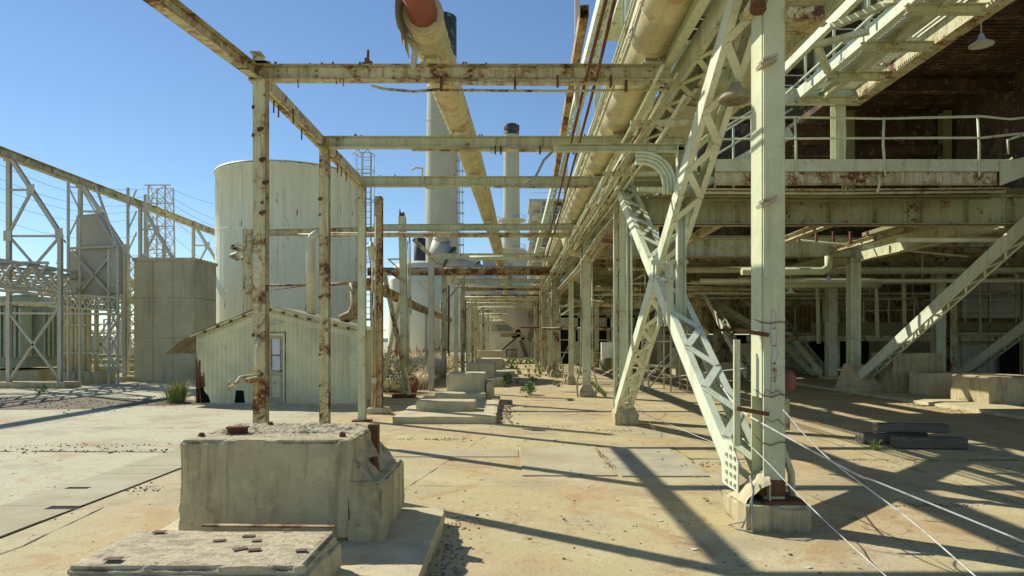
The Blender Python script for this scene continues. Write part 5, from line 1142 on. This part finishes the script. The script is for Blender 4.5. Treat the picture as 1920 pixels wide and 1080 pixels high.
for zz in (415, 470):
    z = W(0, zz, 170).z; mb = MB().lathe((x, 170, z), [(r0 - .2, 0), (r0 + 1.2, 0), (r0 + 1.2, .3), (r0 - .2, .3)], 24, False)
    mb.tube([(x + (r0 + 1.2) * math.cos(R(a)), 170 + (r0 + 1.2) * math.sin(R(a)), z + 1.3) for a in range(0, 361, 20)], .06, 5, False)
    for a in range(0, 360, 30): mb.tube([(x + (r0 + 1.2) * math.cos(R(a)), 170 + (r0 + 1.2) * math.sin(R(a)), z), (x + (r0 + 1.2) * math.cos(R(a)), 170 + (r0 + 1.2) * math.sin(R(a)), z + 1.3)], .05, 5)
    mb.build('gallery', M['galv'], t)
MB().bar((x - 4, 166, W(0, 415, 166).z), (x - 4, 166, W(0, 400, 166).z), .1, .1).build('antenna', M['galv'], t)
chimney('short dark topped stack between the jagged column and the wide chimney', 787, 13, 11, 120, 447, 4.2)
# ---- big grey duct
t = thing('flue_duct', 'huge grey flue duct with a ringed cone, bending down behind the corridor frames', 'duct', (-8, 75, 0))
MB().tube([W(827, 444, 76), W(828, 456, 76)], [.9, 1.0], 24).build('cone_top', M['duct'], t)
MB().tube([W(824, 450, 76), W(826, 475, 76), W(836, 495, 76), W(860, 510, 76)], [.8, 1.5, 1.75, 1.7], 28).build('elbow', M['duct'], t)
MB().tube([W(848, 500, 76), W(880, 512, 76), W(930, 555, 74), W(1010, 620, 70)], [1.6, 1.65, 1.6, 1.5], 28).build('run', M['duct'], t)
MB().tube([W(838, 490, 75.8), W(842, 492, 75.8)], 1.85, 28).tube([W(882, 513, 76), W(885, 515, 76)], 1.75, 28).build('flange_ring', M['black'], t)
# ---- boiler house frame far down the corridor
t = thing('boiler_house', 'open steel boiler house with tanks and landings at the far end above the corridor', 'building', (5, 95, 0))
d = 95
for k in range(10):
    z = W(0, 375 + 27 * k, d).z
    MB().box(W(992, 0, d).x, W(1120, 0, d).x, d, d + 10, z - .15, z + .15).build('landing', M['galv'], t)
    for j in range(7): MB().bar((W(995 + 20 * j, 0, d).x, d - .1, z - 2), (W(995 + 20 * j, 0, d).x, d - .1, z), .25, .25).build('column', M['galv'], t)
    MB().tube([(W(992, 0, d).x, d - .1, z + 1), (W(1120, 0, d).x, d - .1, z + 1)], .05, 5).build('handrail', M['galv'], t)
rn = random.Random(3)
for k in range(30):
    x0 = W(rn.uniform(994, 1090), 0, d).x; z = rn.uniform(4, 20)
    if k % 2: MB().tube([(x0, d - .5, z), (x0 + rn.uniform(1, 3), d - .5, z), (x0 + 3, d - .5, z + 1.5)], rn.uniform(.1, .35), 8).build('pipe', M[rn.choice(['galv', 'insul', 'steel'])], t)
    else: MB().box(x0, x0 + rn.uniform(1, 3), d + 1, d + 3, z, z + rn.uniform(.8, 2)).build('panel', M[rn.choice(['galv', 'duct', 'palewall'])], t)
MB().box(W(1000, 0, d).x, W(1120, 0, d).x, d + 5, d + 5.2, 0, W(0, 380, d).z).build('back_wall', M['duct'], t)
t = thing('boiler_house', 'lower pale boxy plant buildings behind the far rack frames', 'building', (-3, 120, 0))
for (a, b, yt, dd, m) in [(900, 1000, 500, 120, 'duct'), (905, 960, 488, 125, 'palewall'), (960, 1100, 470, 118, 'galv'), (840, 905, 530, 110, 'palewall')]:
    p = W(a, yt, dd); MB().box(p.x, W(b, 0, dd).x, dd, dd + 8, 0, p.z).build('wall', M[m], t)
for k in range(8): MB().box(W(905 + 22 * k, 0, 117.8).x, W(915 + 22 * k, 0, 117.8).x, 117.7, 117.9, 6 + 3 * (k % 3), 8 + 3 * (k % 3)).build('window', M['glass'], t)
# end of corridor: pale shed with a tilted hopper sheet
t = thing('end_shed', 'pale shed with a big tilted sheet closing off the far end of the corridor', 'shed', (.5, 74, 0))
MB().box(-2.6, 6, 76, 76.3, 0, 2.9).build('wall', M['palewall'], t)
MB().prism([W(942, 655, 73), W(968, 632, 73), W(972, 650, 73), W(970, 676, 73), W(944, 676, 73)], (0, .4, 0)).build('hopper_side', M['galv'], t)
MB().prism([W(972, 640, 72.5), W(992, 628, 72.5), W(1010, 634, 72.5), W(1012, 652, 72.5), W(990, 668, 72.5), W(976, 672, 72.5)], (0, .4, 0)).build('tilted_sheet', M['palewall'], t)
for k in range(7): MB().bar(W(973 + 1.8 * k, 641 + 4.4 * k, 72.3), W(979 + 1.8 * k, 640 + 4.4 * k, 72.3), .1, .12).build('rung', M['dark'], t)
MB().bar(W(943, 655, 72.3), W(969, 632, 72.3), .25, .14).bar(W(950, 656, 72.3), W(950, 676, 72.3), .1, .1).bar(W(950, 656, 72.3), W(968, 656, 72.3), .1, .1).build('edge_bar', M['dark'], t)
MB().prism([W(960, 655, 72.3), W(966, 676, 72.3), W(954, 676, 72.3)], (0, .2, 0)).build('cone', M['olive'], t)
MB().box(W(938, 0, 72).x, W(1016, 0, 72).x, 71.9, 72.1, W(0, 630, 72).z - .1, W(0, 624, 72).z).build('rusty_beam', M['vrusty'], t)
mb = MB()
for k in range(14): a = rn.uniform(0, 6.28); r_ = rn.uniform(.2, .8); mb.obox(W(975, 627, 70) + V((r_ * math.cos(a), 0, r_ * .6 * math.sin(a))), (.18, 0, .05), (0, .1, 0), (0, 0, .12))
mb.build('gear_cluster', M['dark'], t)
MB().box(2.0, 6.2, 70, 70.2, 0, 2.4).box(6.8, 15, 70, 70.2, 1.6, 4.5).build('wall', M['palewall'], t)
# ---- overhead line gantry at left
GX = -19.6
t = thing('gantry', 'long slanting gantry beam on steel trestle frames crossing the left sky', 'gantry', (GX, 30, 0))
MB().ibeam((GX, 18, 9.10), (GX, 60, 8.9), .34, .3).build('top_beam', M['rusty'], t)
GB = [(26.6, 2.0, 'a'), (31.0, 2.0, 'b'), (36, 1.8, 'c'), (42, 1.9, 'd'), (49, 1.9, 'e'), (57, 1.9, 'f')]
for d, wx, _ in GB:
    mb = MB(); xk = GX + wx; zk = 6.0; tt = .15
    mb.ibeam((GX, d, 0), (GX, d, 9.0), tt, tt, up=Y).ibeam((GX + .1, d, 8.9), (xk, d, zk), tt, tt, up=Y).ibeam((xk, d, zk), (xk, d, 0), tt, tt, up=Y)
    for z0, z1 in ((5.9, 5.9), (7.7, 7.7)): mb.bar((GX, d, z0), (xk - (z0 - zk) * .62 if z0 > zk else xk, d, z1), .08, .08)
    mb.bar((GX, d, 6.0), (GX + .9, d, 7.7), .09, .09).bar((GX, d, 5.9), (xk, d, 3.6), .08, .08).bar((xk, d, 5.9), (GX, d, 3.6), .08, .08).bar((GX, d, 2.9), (xk, d, .3), .08, .08).bar((xk, d, 3.2), (GX, d, .3), .08, .08).bar((GX, d, 3.3), (xk, d, 3.3), .08, .08)
    mb.build('trestle', M['galv'], t)
    mb = MB()
    for (xx, zz) in ((xk, zk), (GX, 5.9), (GX, 9.0), (GX + .9, 7.7)): mb.box(xx - .15, xx + .15, d - .1, d - .085, zz - .2, zz + .2)
    each(mb, 'gusset_plate', M['galv'], t)
    mb = MB().box(GX - .5, xk + .5, d - .5, d + .5, 0, .22); mb.build('footing', M['conc'], t)
# lattice girders at mid height
t = thing('lattice_girder', 'low lattice girder box running behind the left trestles', 'girder', (-18, 27, 4))
for x in (-18.4, -19.8):
    MB().truss((x, 20, 4.25), (x, 46, 4.25), .95, n=30, t=.075, zig=False).build('side_lattice', M['galv'], t)
for k in range(14):
    MB().bar((-18.4, 20 + 2 * k, 4.75), (-19.8, 21 + 2 * k, 4.75), .07, .07).build('cross_bar', M['galv'], t)
    MB().bar((-18.4, 20 + 2 * k, 3.75), (-19.8, 20 + 2 * k, 3.75), .07, .07).build('cross_bar', M['galv'], t)
MB().truss((-26, 31, 4.0), (-17.6, 31, 4.0), .9, n=12, t=.07, zig=False).build('cross_lattice', M['galv'], t)
MB().truss((-26, 26.5, 4.4), (-18, 26.5, 4.4), .9, n=12, t=.07, zig=False).build('cross_lattice', M['galv'], t)
MB().truss((-19.3, 28.6, 3.55), (-16.6, 28.6, 3.35), .55, n=9, t=.06, zig=False).build('cross_lattice', M['galv'], t)
MB().bar((-26, 28.55, 3.0), (-16.6, 28.55, 2.95), .1, .08).build('cross_bar', M['galv'], t)
MB().bar((-24, 28.7, 3.45), (-16.6, 28.7, 3.25), .1, .14).build('cross_bar', M['rusty'], t)
for k in range(10): MB().tube([(-25 + .2 * k, 25.5 + .8 * k, 4.9 - .07 * k), (-18, 26 + .9 * k, 4.7 - .1 * k)], .05, 6).build('busbar', M['porc'], t)
mb = MB()
for k in range(7):
    for j in range(5): mb.lathe((-18.6 + .02 * j, 28 + 1.2 * k, 4.95 + .09 * j), [(.05, 0), (.11, .03), (.05, .06)], 8)
mb.build('insulator', M['brown'], t)
# second lattice levels and bracing
t = thing('lattice_tower', 'double latticed tower standing behind the grey hopper box', 'tower', (-18, 33, 0))
for (x, d) in ((-18.0, 32), (-17.1, 32), (-18.0, 33.5), (-17.1, 33.5)): MB().bar((x, d, 0), (x, d, 9 - abs(x + 18) * 2.6), .1, .1).build('leg', M['galv'], t)
for d in (32, 33.5):
    mb = MB()
    for k in range(9):
        if k < 6: mb.bar((-18, d, k), (-17.1, d, k + .9), .05, .05).bar((-17.1, d, k), (-18, d, k + .9), .05, .05)
        else: mb.bar((-18, d, k), (-17.6, d, k + .9), .05, .05)
    mb.build('lattice', M['galv'], t)
# trestle tower that carries the hopper
t = thing('hopper_tower', 'braced steel trestle tower carrying the grey hopper', 'tower', (-17.7, 28.7, 0))
dd = 28.6
for px, top in ((128, 338), (150, 345), (204, 468), (221, 470)): MB().bar(V((W(px, 0, dd).x, dd, 0)), V((W(px, 0, dd).x, dd, W(0, top, dd).z)), .085, .085).build('leg', M['galv'], t)
for (x0, y0, x1, y1) in ((204, 575, 221, 620), (221, 575, 204, 620), (204, 622, 221, 665), (221, 622, 204, 665), (204, 667, 221, 705), (221, 667, 204, 705), (128, 350, 150, 395), (150, 400, 128, 445), (204, 600, 180, 640), (180, 660, 204, 700), (128, 465, 222, 463), (130, 470, 204, 548), (148, 345, 221, 470), (128, 350, 150, 352)):
    MB().bar(W(x0, y0, dd - .07), W(x1, y1, dd - .07), .05, .05).build('brace', M['galv'], t)
# grey hopper box
t = thing('hopper_box', 'grey sheet metal hopper with a slanted top hung among the left trestles', 'hopper', (-18, 30, 4))
d = 29.0
pl_ = [W(143, 404, d), W(182, 400, d), W(222, 466, d), W(222, 548, d), W(200, 556, d), W(150, 552, d), W(128, 540, d), W(128, 470, d), W(143, 470, d)]
MB().prism(pl_, (0, .35, 0)).build('body', M['duct'], t)
MB().box(W(205, 0, d).x, W(222, 0, d).x, d - .12, d - .02, W(0, 550, d).z, W(0, 466, d).z).build('louvre_panel', M['galv'], t)
MB().box(W(200, 0, d).x, W(222, 0, d).x, d - .15, d - .02, W(0, 552, d).z - .6, W(0, 552, d).z).build('rusty_panel', M['rusty'], t)
MB().bar(W(130, 466, d - .1), W(222, 462, d - .1), .1, .1).bar(W(135, 470, d - .1), W(205, 548, d - .1), .08, .08).bar(W(150, 548, d - .1), W(215, 470, d - .1), .08, .08).bar(W(180, 350, d - .1), W(222, 470, d - .1), .08, .08).build('bracing', M['galv'], t)
MB().tube([W(111, 500, d), W(111, 455, d), W(114, 450, d), W(120, 450, d), W(123, 455, d)], .03, 6).build('bent_pipe', M['brown'], t)
# vertical cable ducts in three clusters
for i, px in enumerate((126, 149, 172)):
    t = thing('cable_riser', '%s cluster of vertical tan pipes on the concrete plinth under the hopper' % ['left', 'middle', 'right'][i], 'pipes', (W(px, 0, 29).x, 29.6, 0), 'vertical pipe clusters under the hopper')
    for j in range(3): MB().tube([(W(px - 5 + 7 * j, 0, 29.4).x, 29.4 + .25 * (j % 2), .4), (W(px - 5 + 7 * j, 0, 29.4).x, 29.4 + .25 * (j % 2), 3.6)], .09, 12).build('pipe', M['insul'], t)
    for z in (1.3, 2.5): MB().bar((W(px - 9, 0, 29.2).x, 29.2, z), (W(px + 15, 0, 29.2).x, 29.2, z), .06, .08).build('strap', M['galv'], t)
block('long concrete plinth under the three vertical pipe clusters', 'plinth', 'conc', 'concrete_plinth', [(-19.2, -17.4, 29, 30, 0, .5)], cell=.12, seed=51)
# transformer
t = thing('transformer', 'pale green transformer with tall radiator fins at the left edge', 'transformer', (-22.5, 31, 0))
MB().box(-25, -22.1, 31, 34, .6, 3.9).build('tank_body', M['trgreen'], t)
for k in range(9): MB().box(-23.6 + .22 * k, -23.5 + .22 * k, 30.2, 30.9, 1.1, 3.3).build('radiator_fin', M['trgreen'], t)
for k in range(8): MB().box(-22.0, -21.4, 31.2 + .3 * k, 31.3 + .3 * k, 1.1, 3.2).build('radiator_fin', M['trgreen'], t)
MB().tube([(-23.7, 30.5, 3.6), (-21.3, 30.5, 3.6)], .3, 16).build('header_pipe', M['trgreen'], t)
MB().box(-25.5, -21, 30.2, 34.5, 0, .5).build('base', M['conc'], t)
mb = MB()
for k in range(9): mb.lathe((-23.5, 32, 3.9 + .12 * k), [(.08, 0), (.2, .04), (.08, .09)], 12)
mb.build('bushing', M['porc'], t)
# switchyard beyond
t = thing('switchyard', 'cluttered switchyard frames, buswork and cabinets in the left distance', 'switchyard', (-30, 60, 0))
rn = random.Random(11)
for k in range(34):
    d = rn.uniform(44, 95); px = rn.uniform(-120, 252); x = W(px, 0, d).x; h_ = rn.uniform(2.5, 6)
    k2 = k % 4
    if k2 == 0:
        mb = MB().bar((x, d, 0), (x, d, h_), .12, .12).bar((x + 1.5, d, 0), (x + 1.5, d, h_), .12, .12).bar((x, d, h_), (x + 1.5, d, h_), .12, .12)
        for q in range(int(h_)): mb.bar((x, d, q), (x + 1.5, d, q + 1), .07, .07).bar((x + 1.5, d, q), (x, d, q + 1), .07, .07)
        mb.build('frame', M['galv'], t)
    elif k2 == 1: MB().box(x, x + rn.uniform(.8, 2.2), d, d + 1, 0, rn.uniform(1.2, 2.6)).build('cabinet', M[rn.choice(['trgreen', 'galv', 'concgrey'])], t)
    elif k2 == 2: MB().tube([(x, d, h_ * .7), (x + 7, d, h_ * .7)], .07, 6).tube([(x, d, 0), (x, d, h_ * .7)], .1, 6).build('busbar', M['galv'], t)
    else:
        mb = MB()
        for q in range(8): mb.lathe((x, d, 2 + .14 * q), [(.07, 0), (.2, .05), (.07, .1)], 8)
        mb.tube([(x, d, 0), (x, d, 2)], .1, 6); mb.build('insulator_post', M['porc'], t)
for i, (px, py, d, m) in enumerate([(70, 613, 50, 'red'), (82, 617, 50, 'blue'), (93, 613, 51, 'red'), (96, 620, 52, 'blue')]):
    p = W(px, py, d); MB().lathe(p, [(.1, -.25), (.26, -.1), (.26, .15), (.1, .3), (0, .32)], 10).build('coloured_terminal', M[m], t)
for z, r_ in ((.35, .16), (.7, .12), (1.0, .1)): MB().tube([(-34, 36 + z, z), (-12.5, 36.5 + z, z)], r_, 8).build('low_pipe', M['olive'], t)
MB().box(-60, -17.5, 39, 39.3, 0, .5).build('low_wall', M['concgrey'], t)
MB().tube([(-24, 33.0, 3.1), (-17.5, 33.0, 3.1)], .05, 6).tube([(-24, 33, 2.2), (-17.5, 33, 2.2)], .05, 6).build('busbar', M['galv'], t)
# second lattice behind concrete building's left
for i, (px, d, top, wd, lb) in enumerate([(302, 150, 350, 4.6, 'tall latticed power pylon against the sky above the concrete box'), (236, 70, 478, 2.2, 'shorter lattice mast at the left corner of the concrete box')]):
    x = W(px, 0, d).x; ht = W(0, top, d).z; t = thing('pylon', lb, 'pylon', (x, d, 0))
    h2 = wd / 2; tk = .12 if d > 100 else .06
    for sx in (-1, 1):
        for sy in (-1, 1): MB().bar((x + sx * h2, d + sy * h2, 0), (x + sx * h2 * .78, d + sy * h2 * .78, ht), tk * 2, tk * 2).build('leg', M['galv'], t)
    mb = MB(); n_ = int(ht / wd * 1.6)
    for k in range(n_):
        z0, z1 = ht * k / n_, ht * (k + 1) / n_; s0, s1 = h2 * (1 - .22 * z0 / ht), h2 * (1 - .22 * z1 / ht)
        for s_ in (-1, 1):
            for a in (-1, 1):
                mb.bar((x + a * s0, d + s_ * s0, z0), (x - a * s1, d + s_ * s1, z1), tk, tk); mb.bar((x + s_ * s0, d + a * s0, z0), (x + s_ * s1, d - a * s1, z1), tk, tk)
            mb.bar((x - s1, d + s_ * s1, z1), (x + s1, d + s_ * s1, z1), tk, tk)
    mb.build('lattice', M['galv'], t)
    if i == 0:
        mb = MB()
        for z in (ht, ht - 4, ht - 9, ht - 14): mb.bar((x - 2.9, d - 1.5, z), (x + 2.9, d - 1.5, z), .2, .2)
        mb.build('crossarm', M['galv'], t)
X0 = W(285, 0, 148).x
n_ = 0
for k, (py, yl, yr) in enumerate([(355, 322, 330), (370, 344, 362), (382, 368, 372), (395, 380, 380), (408, 402, 418), (440, 430, 445)]):
    a = W(287, py - 2, 148); b = W(-60, yl - 70 + 6 * k, 95 + 5 * k); pts = [a.lerp(b, q / 14) - V((0, 0, 3.0 * math.sin(math.pi * q / 14))) for q in range(15)]
    tag(MB().tube(pts, .035, 5, False).build('power_line', M['grey'], origin=a), '%s power line from the top, strung from the pylon to the left edge' % words[k], 'power line', 'power lines left of the pylon')
    a = W(318, py - 2, 148); b = W(405 + 60, yr + 60 + 6 * k, 150); pts = [a.lerp(b, q / 10) - V((0, 0, 1.0 * math.sin(math.pi * q / 10))) for q in range(11)]
    tag(MB().tube(pts, .035, 5, False).build('power_line', M['grey'], origin=a), '%s power line from the top, strung from the pylon to behind the tank' % words[k], 'power line', 'power lines right of the pylon')
# ---- distant hills
mb = MB(); vs = []
for i in range(81):
    x = -1400 + 35 * i; h_ = 4 + 16 * max(0, noise.noise(V((x * .004, 1, 0))) + .35); vs += [(x, 1400, -2), (x, 1400 + 60, h_), (x, 1600, -2)]
mb.add(vs, [(3 * i + j, 3 * i + 3 + j, 3 * i + 4 + j, 3 * i + 1 + j) for i in range(80) for j in range(2)]); struct(mb.build('hills', mat('hill_scrub', (.12, .13, .1), .9)))
# ============================================================ VEGETATION AND LITTER
def blades(mb, c, n_, h_, spread, w_=.006, rn=random):
    c = V(c)
    for k in range(n_):
        a = rn.uniform(0, 6.283); r_ = spread * rn.random() ** .5 * .35; L = h_ * rn.uniform(.5, 1.05); lean = rn.uniform(.1, 1) * spread
        b = c + V((r_ * math.cos(a), r_ * math.sin(a), 0)); d = V((math.cos(a), math.sin(a), 0)); s_ = V((-d.y, d.x, 0)) * w_
        p1 = b + d * lean * .3 + Z * L * .6; p2 = b + d * lean + Z * L * (1 - .25 * lean / max(spread, .01))
        mb.add([b - s_, b + s_, p1 + s_ * .8, p1 - s_ * .8, p2], [(0, 1, 2, 3), (3, 2, 4)])
def leaves(mb, c, r_, n_, s_=.03, rn=random, flat=1.0):
    c = V(c)
    for k in range(n_):
        v = V((rn.gauss(0, 1), rn.gauss(0, 1), rn.gauss(0, 1))).normalized() * r_ * rn.random() ** .45; p = c + V((v.x, v.y, v.z * flat))
        a = V((rn.gauss(0, 1), rn.gauss(0, 1), rn.gauss(0, .6))).normalized(); b = a.cross(V((rn.gauss(0, 1), rn.gauss(0, 1), rn.gauss(0, 1)))).normalized()
        q = s_ * rn.uniform(.6, 1.3); mb.add([p - a * q, p + b * q * .45, p + a * q, p - b * q * .45], [(0, 1, 2, 3)])
rn = random.Random(2)
mb = MB(); blades(mb, (-9.85, 20.1, 0), 330, .85, .60, .008, rn); blades(mb, (-9.9, 20.1, 0), 120, .5, .8, .007, rn); tag(mb.build('grass_tuft', M['grass'], origin=(-9.85, 20.1, 0)), 'big green tuft of grass left of the shack', 'grass tuft')
mb = MB(); blades(mb, (-9.85, 20.12, 0), 90, .75, .4, .006, rn); tag(mb.build('seed_heads', M['dry'], origin=(-9.85, 20.12, 0)), 'dry seed stalks rising from the big green tuft', 'grass tuft')
mb = MB(); blades(mb, (-13.9, 30.4, 0), 200, .9, .5, .012, rn); tag(mb.build('grass_tuft', M['dry'], origin=(-13.9, 30.4, 0)), 'dry grass tuft at the left foot of the concrete box', 'grass tuft')
mb = MB(); leaves(mb, (-16.2, 23.5, .15), .2, 120, .05, rn); tag(mb.build('weed', M['leaf'], origin=(-16.2, 23.5, 0)), 'small green weed on the gravel at far left', 'weed')
t = thing('weed_bush', 'leafy green weed growing in the middle of the corridor floor', 'weed', (.57, 23, 0))
mb = MB()
for k in range(16):
    a = k * 2.4; p = V((.57 + .22 * math.cos(a) * rn.random(), 23 + .2 * math.sin(a), .1 + .3 * rn.random())); leaves(mb, p, .12, 34, .045, rn)
mb.build('foliage', M['leaf'], t); mb = MB()
for k in range(10): a = k * .63; mb.tube([(.57, 23, 0), (.57 + .22 * math.cos(a), 23 + .2 * math.sin(a), .36)], .006, 4)
mb.build('stem', M['grass'], t)
t = thing('bush', 'dark scrubby bush between the shack and the jar lamp column', 'bush', (-4.9, 24.5, 0))
mb = MB()
for k in range(34): leaves(mb, (-4.6 + rn.uniform(-.7, 1.1), 24 + rn.uniform(-.8, .8), rn.uniform(.15, 1.35) * (1 - .0 * k)), .3, 60, .05, rn)
mb.build('foliage', mat('dusty_leaves', (.13, .14, .06), .7, 0, [((.3, .24, .12), 6, .45, .6, .6), ((.07, .09, .03), 3, .5, .65, .7)]), t)
mb = MB()
for k in range(14): a = rn.uniform(0, 6.28); mb.tube([(-4.4, 24.1, 0), (-4.4 + rn.uniform(-1, 1), 24 + .6 * math.sin(a), rn.uniform(.9, 1.5))], .01, 4)
mb.build('stem', M['dry'], t)
mb = MB()
for k in range(800):
    d = rn.uniform(25.5, 36) if k % 2 else rn.uniform(27, 58); x = -2.3 - .035 * d - rn.random() ** 1.3 * (d * .13) - .2; h_ = rn.uniform(.6, 1.25) * (1.15 if noise.noise(V((x * .8, d * .4, 0))) > 0 else .75)
    blades(mb, (x, d, 0), 34, h_, .6, .016 + .0003 * d, rn)
struct(mb.build('dry_grass', M['dry'], origin=(-6, 35, 0)), 'stuff')
mb = MB()
for k in range(110):
    d = rn.uniform(25, 60); x = -3.6 - rn.random() * (d * .15); leaves(mb, (x, d, rn.uniform(.1, .7)), .35, 22, .07, rn)
for k in range(150):
    d = 26 + 42 * rn.random() ** .8; x = rn.choice([-.4, -.2, .1, .7, 1.7]) + rn.uniform(-.35, .35)
    if rn.random() < .35: x += 1.8
    blades(mb, (x, d, 0), 26, rn.uniform(.12, .4), .2, .014, rn)
for q in range(26): blades(mb, (3.0 + .03 * q, 22 + q * .6 + rn.uniform(-.2, .2), 0), 22, rn.uniform(.1, .3), .16, .012, rn)
struct(mb.build('ground_weeds', M['grass'], origin=(-1, 35, 0)), 'stuff')
for i, (x, d, lb) in enumerate([(2.95, 19.3, 'little green weed in the floor crack by the double channel column'), (6.0, 11.3, 'tiny yellow weed in front of the timber baulks'), (-.4, 30.5, 'low green weed right of the second grey block')]):
    mb = MB(); blades(mb, (x, d, 0), 60, .3 - .05 * i, .18, .006, rn); tag(mb.build('weed', M['grass'], origin=(x, d, 0)), lb, 'weed')
# rolled pipe stub by the bush
t = tag(MB().tube([(-5.6, 25.0, .35), (-4.0, 24.2, .3), (-3.6, 24.0, .25)], .3, 16).build('drain_pipe', M['corr'], origin=(-4.5, 24.5, 0)), 'fat pale pipe lying in the weeds with a red painted end', 'pipe')
tag(MB().tube([(-3.66, 24.03, .27), (-3.42, 23.93, .25)], [.306, .306], 20).build('pipe_end', M['peelred'], origin=(-3.5, 24, .2)), 'red peeling end band of the fat pipe in the weeds', 'pipe end')
# rubble and chips
def scatter(n_, area, smin, smax, m, name, rn):
    mb = MB()
    for k in range(n_):
        x, y = area(rn); s_ = rn.uniform(smin, smax); a = rn.uniform(0, 3.14); c, s2 = math.cos(a), math.sin(a)
        n5 = 5; h_ = s_ * rn.uniform(.4, .8); b = [V((x + s_ * rn.uniform(.7, 1.1) * math.cos(a + 6.283 * q / n5), y + s_ * rn.uniform(.7, 1.1) * math.sin(a + 6.283 * q / n5), 0)) for q in range(n5)]
        tp_ = [p.lerp(V((x, y, 0)), .35) + V((0, 0, h_)) for p in b]
        mb.add(b + tp_, [[5, 6, 7, 8, 9]] + [[q, (q + 1) % 5, 5 + (q + 1) % 5, 5 + q] for q in range(5)])
    return struct(mb.build(name, m), 'stuff')
rn = random.Random(8)
scatter(900, lambda r: (r.uniform(-20, -9.5), r.gauss(20, 1.1)), .008, .04, M['stone'], 'gravel_stones', rn)
scatter(900, lambda r: (r.uniform(-9, 8), 3 + 20 * r.random() ** 1.3), .003, .016, M['stone'], 'grit', rn)
scatter(240, lambda r: (-.62 + r.gauss(.1, .08), r.uniform(4, 7)), .005, .02, M['stone'], 'slab_edge_debris', rn)
scatter(160, lambda r: (-.3 + r.gauss(.15, .1), r.uniform(14.5, 21)), .01, .04, M['stone'], 'slab_edge_debris', rn)
scatter(120, lambda r: (r.uniform(-9, -4.8), 11.2 + r.gauss(0, .12)), .006, .03, M['stone'], 'joint_debris', rn)
scatter(260, lambda r: (11.55 + r.gauss(0, .3), r.uniform(16, 24)), .008, .03, M['stone'], 'kerb_debris', rn)
for px, py, sx, sy, n_ in ((822, 824, .28, .1, 110), (1745, 948, .22, .05, 90), (232, 918, .3, .12, 80), (1150, 808, .3, .1, 60), (150, 836, 1.0, .12, 120), (1090, 860, .1, .5, 120), (1330, 870, .35, .1, 70), (1700, 865, 1.2, .1, 90), (1010, 800, .5, .15, 60)):
    d_ = 1.8 * 1280 / (py - 640); x_ = (px - 960) / 1280 * d_
    scatter(n_, lambda r: (x_ + r.gauss(0, sx), d_ + r.gauss(0, sy)), .004, .022, M['stone'], 'debris', rn)
mb = MB()
for k in range(90):
    x = rn.uniform(-1, 3.2); y = rn.choice([rn.uniform(5, 8), rn.uniform(9, 16)]); s_ = rn.uniform(.012, .04); a = rn.uniform(0, 6.28); d = V((math.cos(a), math.sin(a), 0)); e = V((-d.y, d.x, 0))
    mb.add([V((x, y, .02)) - d * s_ + Z * s_ * .3, V((x, y, .021)) - e * s_ * .5, V((x, y, .02)) + d * s_ * 1.2 + Z * s_ * .5, V((x, y, .022)) + e * s_ * .5 + Z * .012], [(0, 1, 3), (1, 2, 3)])
for k in range(60):
    x = 1.40 + (k / 60 - .5) * .05 + rn.gauss(0, .03); y = rn.uniform(9.6, 11.4); s_ = rn.uniform(.015, .035); a = rn.uniform(0, 6.28); d = V((math.cos(a), math.sin(a), 0)); e = V((-d.y, d.x, 0))
    mb.add([V((x, y, .024)) - d * s_, V((x, y, .026)) - e * s_ * .5, V((x, y, .03)) + d * s_, V((x, y, .026)) + e * s_ * .5 + Z * .01], [(0, 1, 3), (1, 2, 3)])
struct(mb.build('dead_leaves', M['brownleaf']), 'stuff')
mb = MB()
for i, (x, y) in enumerate([(.70, 4.95), (.85, 4.9)]):
    mb = MB(); vs = []
    for a in range(9):
        for b in range(4): vs.append((x + .012 * a - .05, y + .016 * b * math.sin(math.pi * (a + .5) / 9), .012 + .02 * abs(b - 1.5) + .012 * math.sin(a * .9 + b)))
    mb.add(vs, [(a * 4 + b, (a + 1) * 4 + b, (a + 1) * 4 + b + 1, a * 4 + b + 1) for a in range(8) for b in range(3)])
    tag(mb.build('dead_leaf', M['brownleaf'], origin=(x, y, 0)), ['left half of the curled dead leaf lying on the near floor', 'right half of the curled dead leaf lying on the near floor'][i], 'leaf')
mb = MB()
for k in range(34):
    x = rn.uniform(-4, 5); y = rn.uniform(4, 12); s_ = rn.uniform(.01, .03); mb.obox((x, y, .006), (s_, s_ * .3, 0), (-s_ * .3, s_ * .6, 0), (0, 0, .003))
struct(mb.build('paint_chips', M['white']), 'stuff')
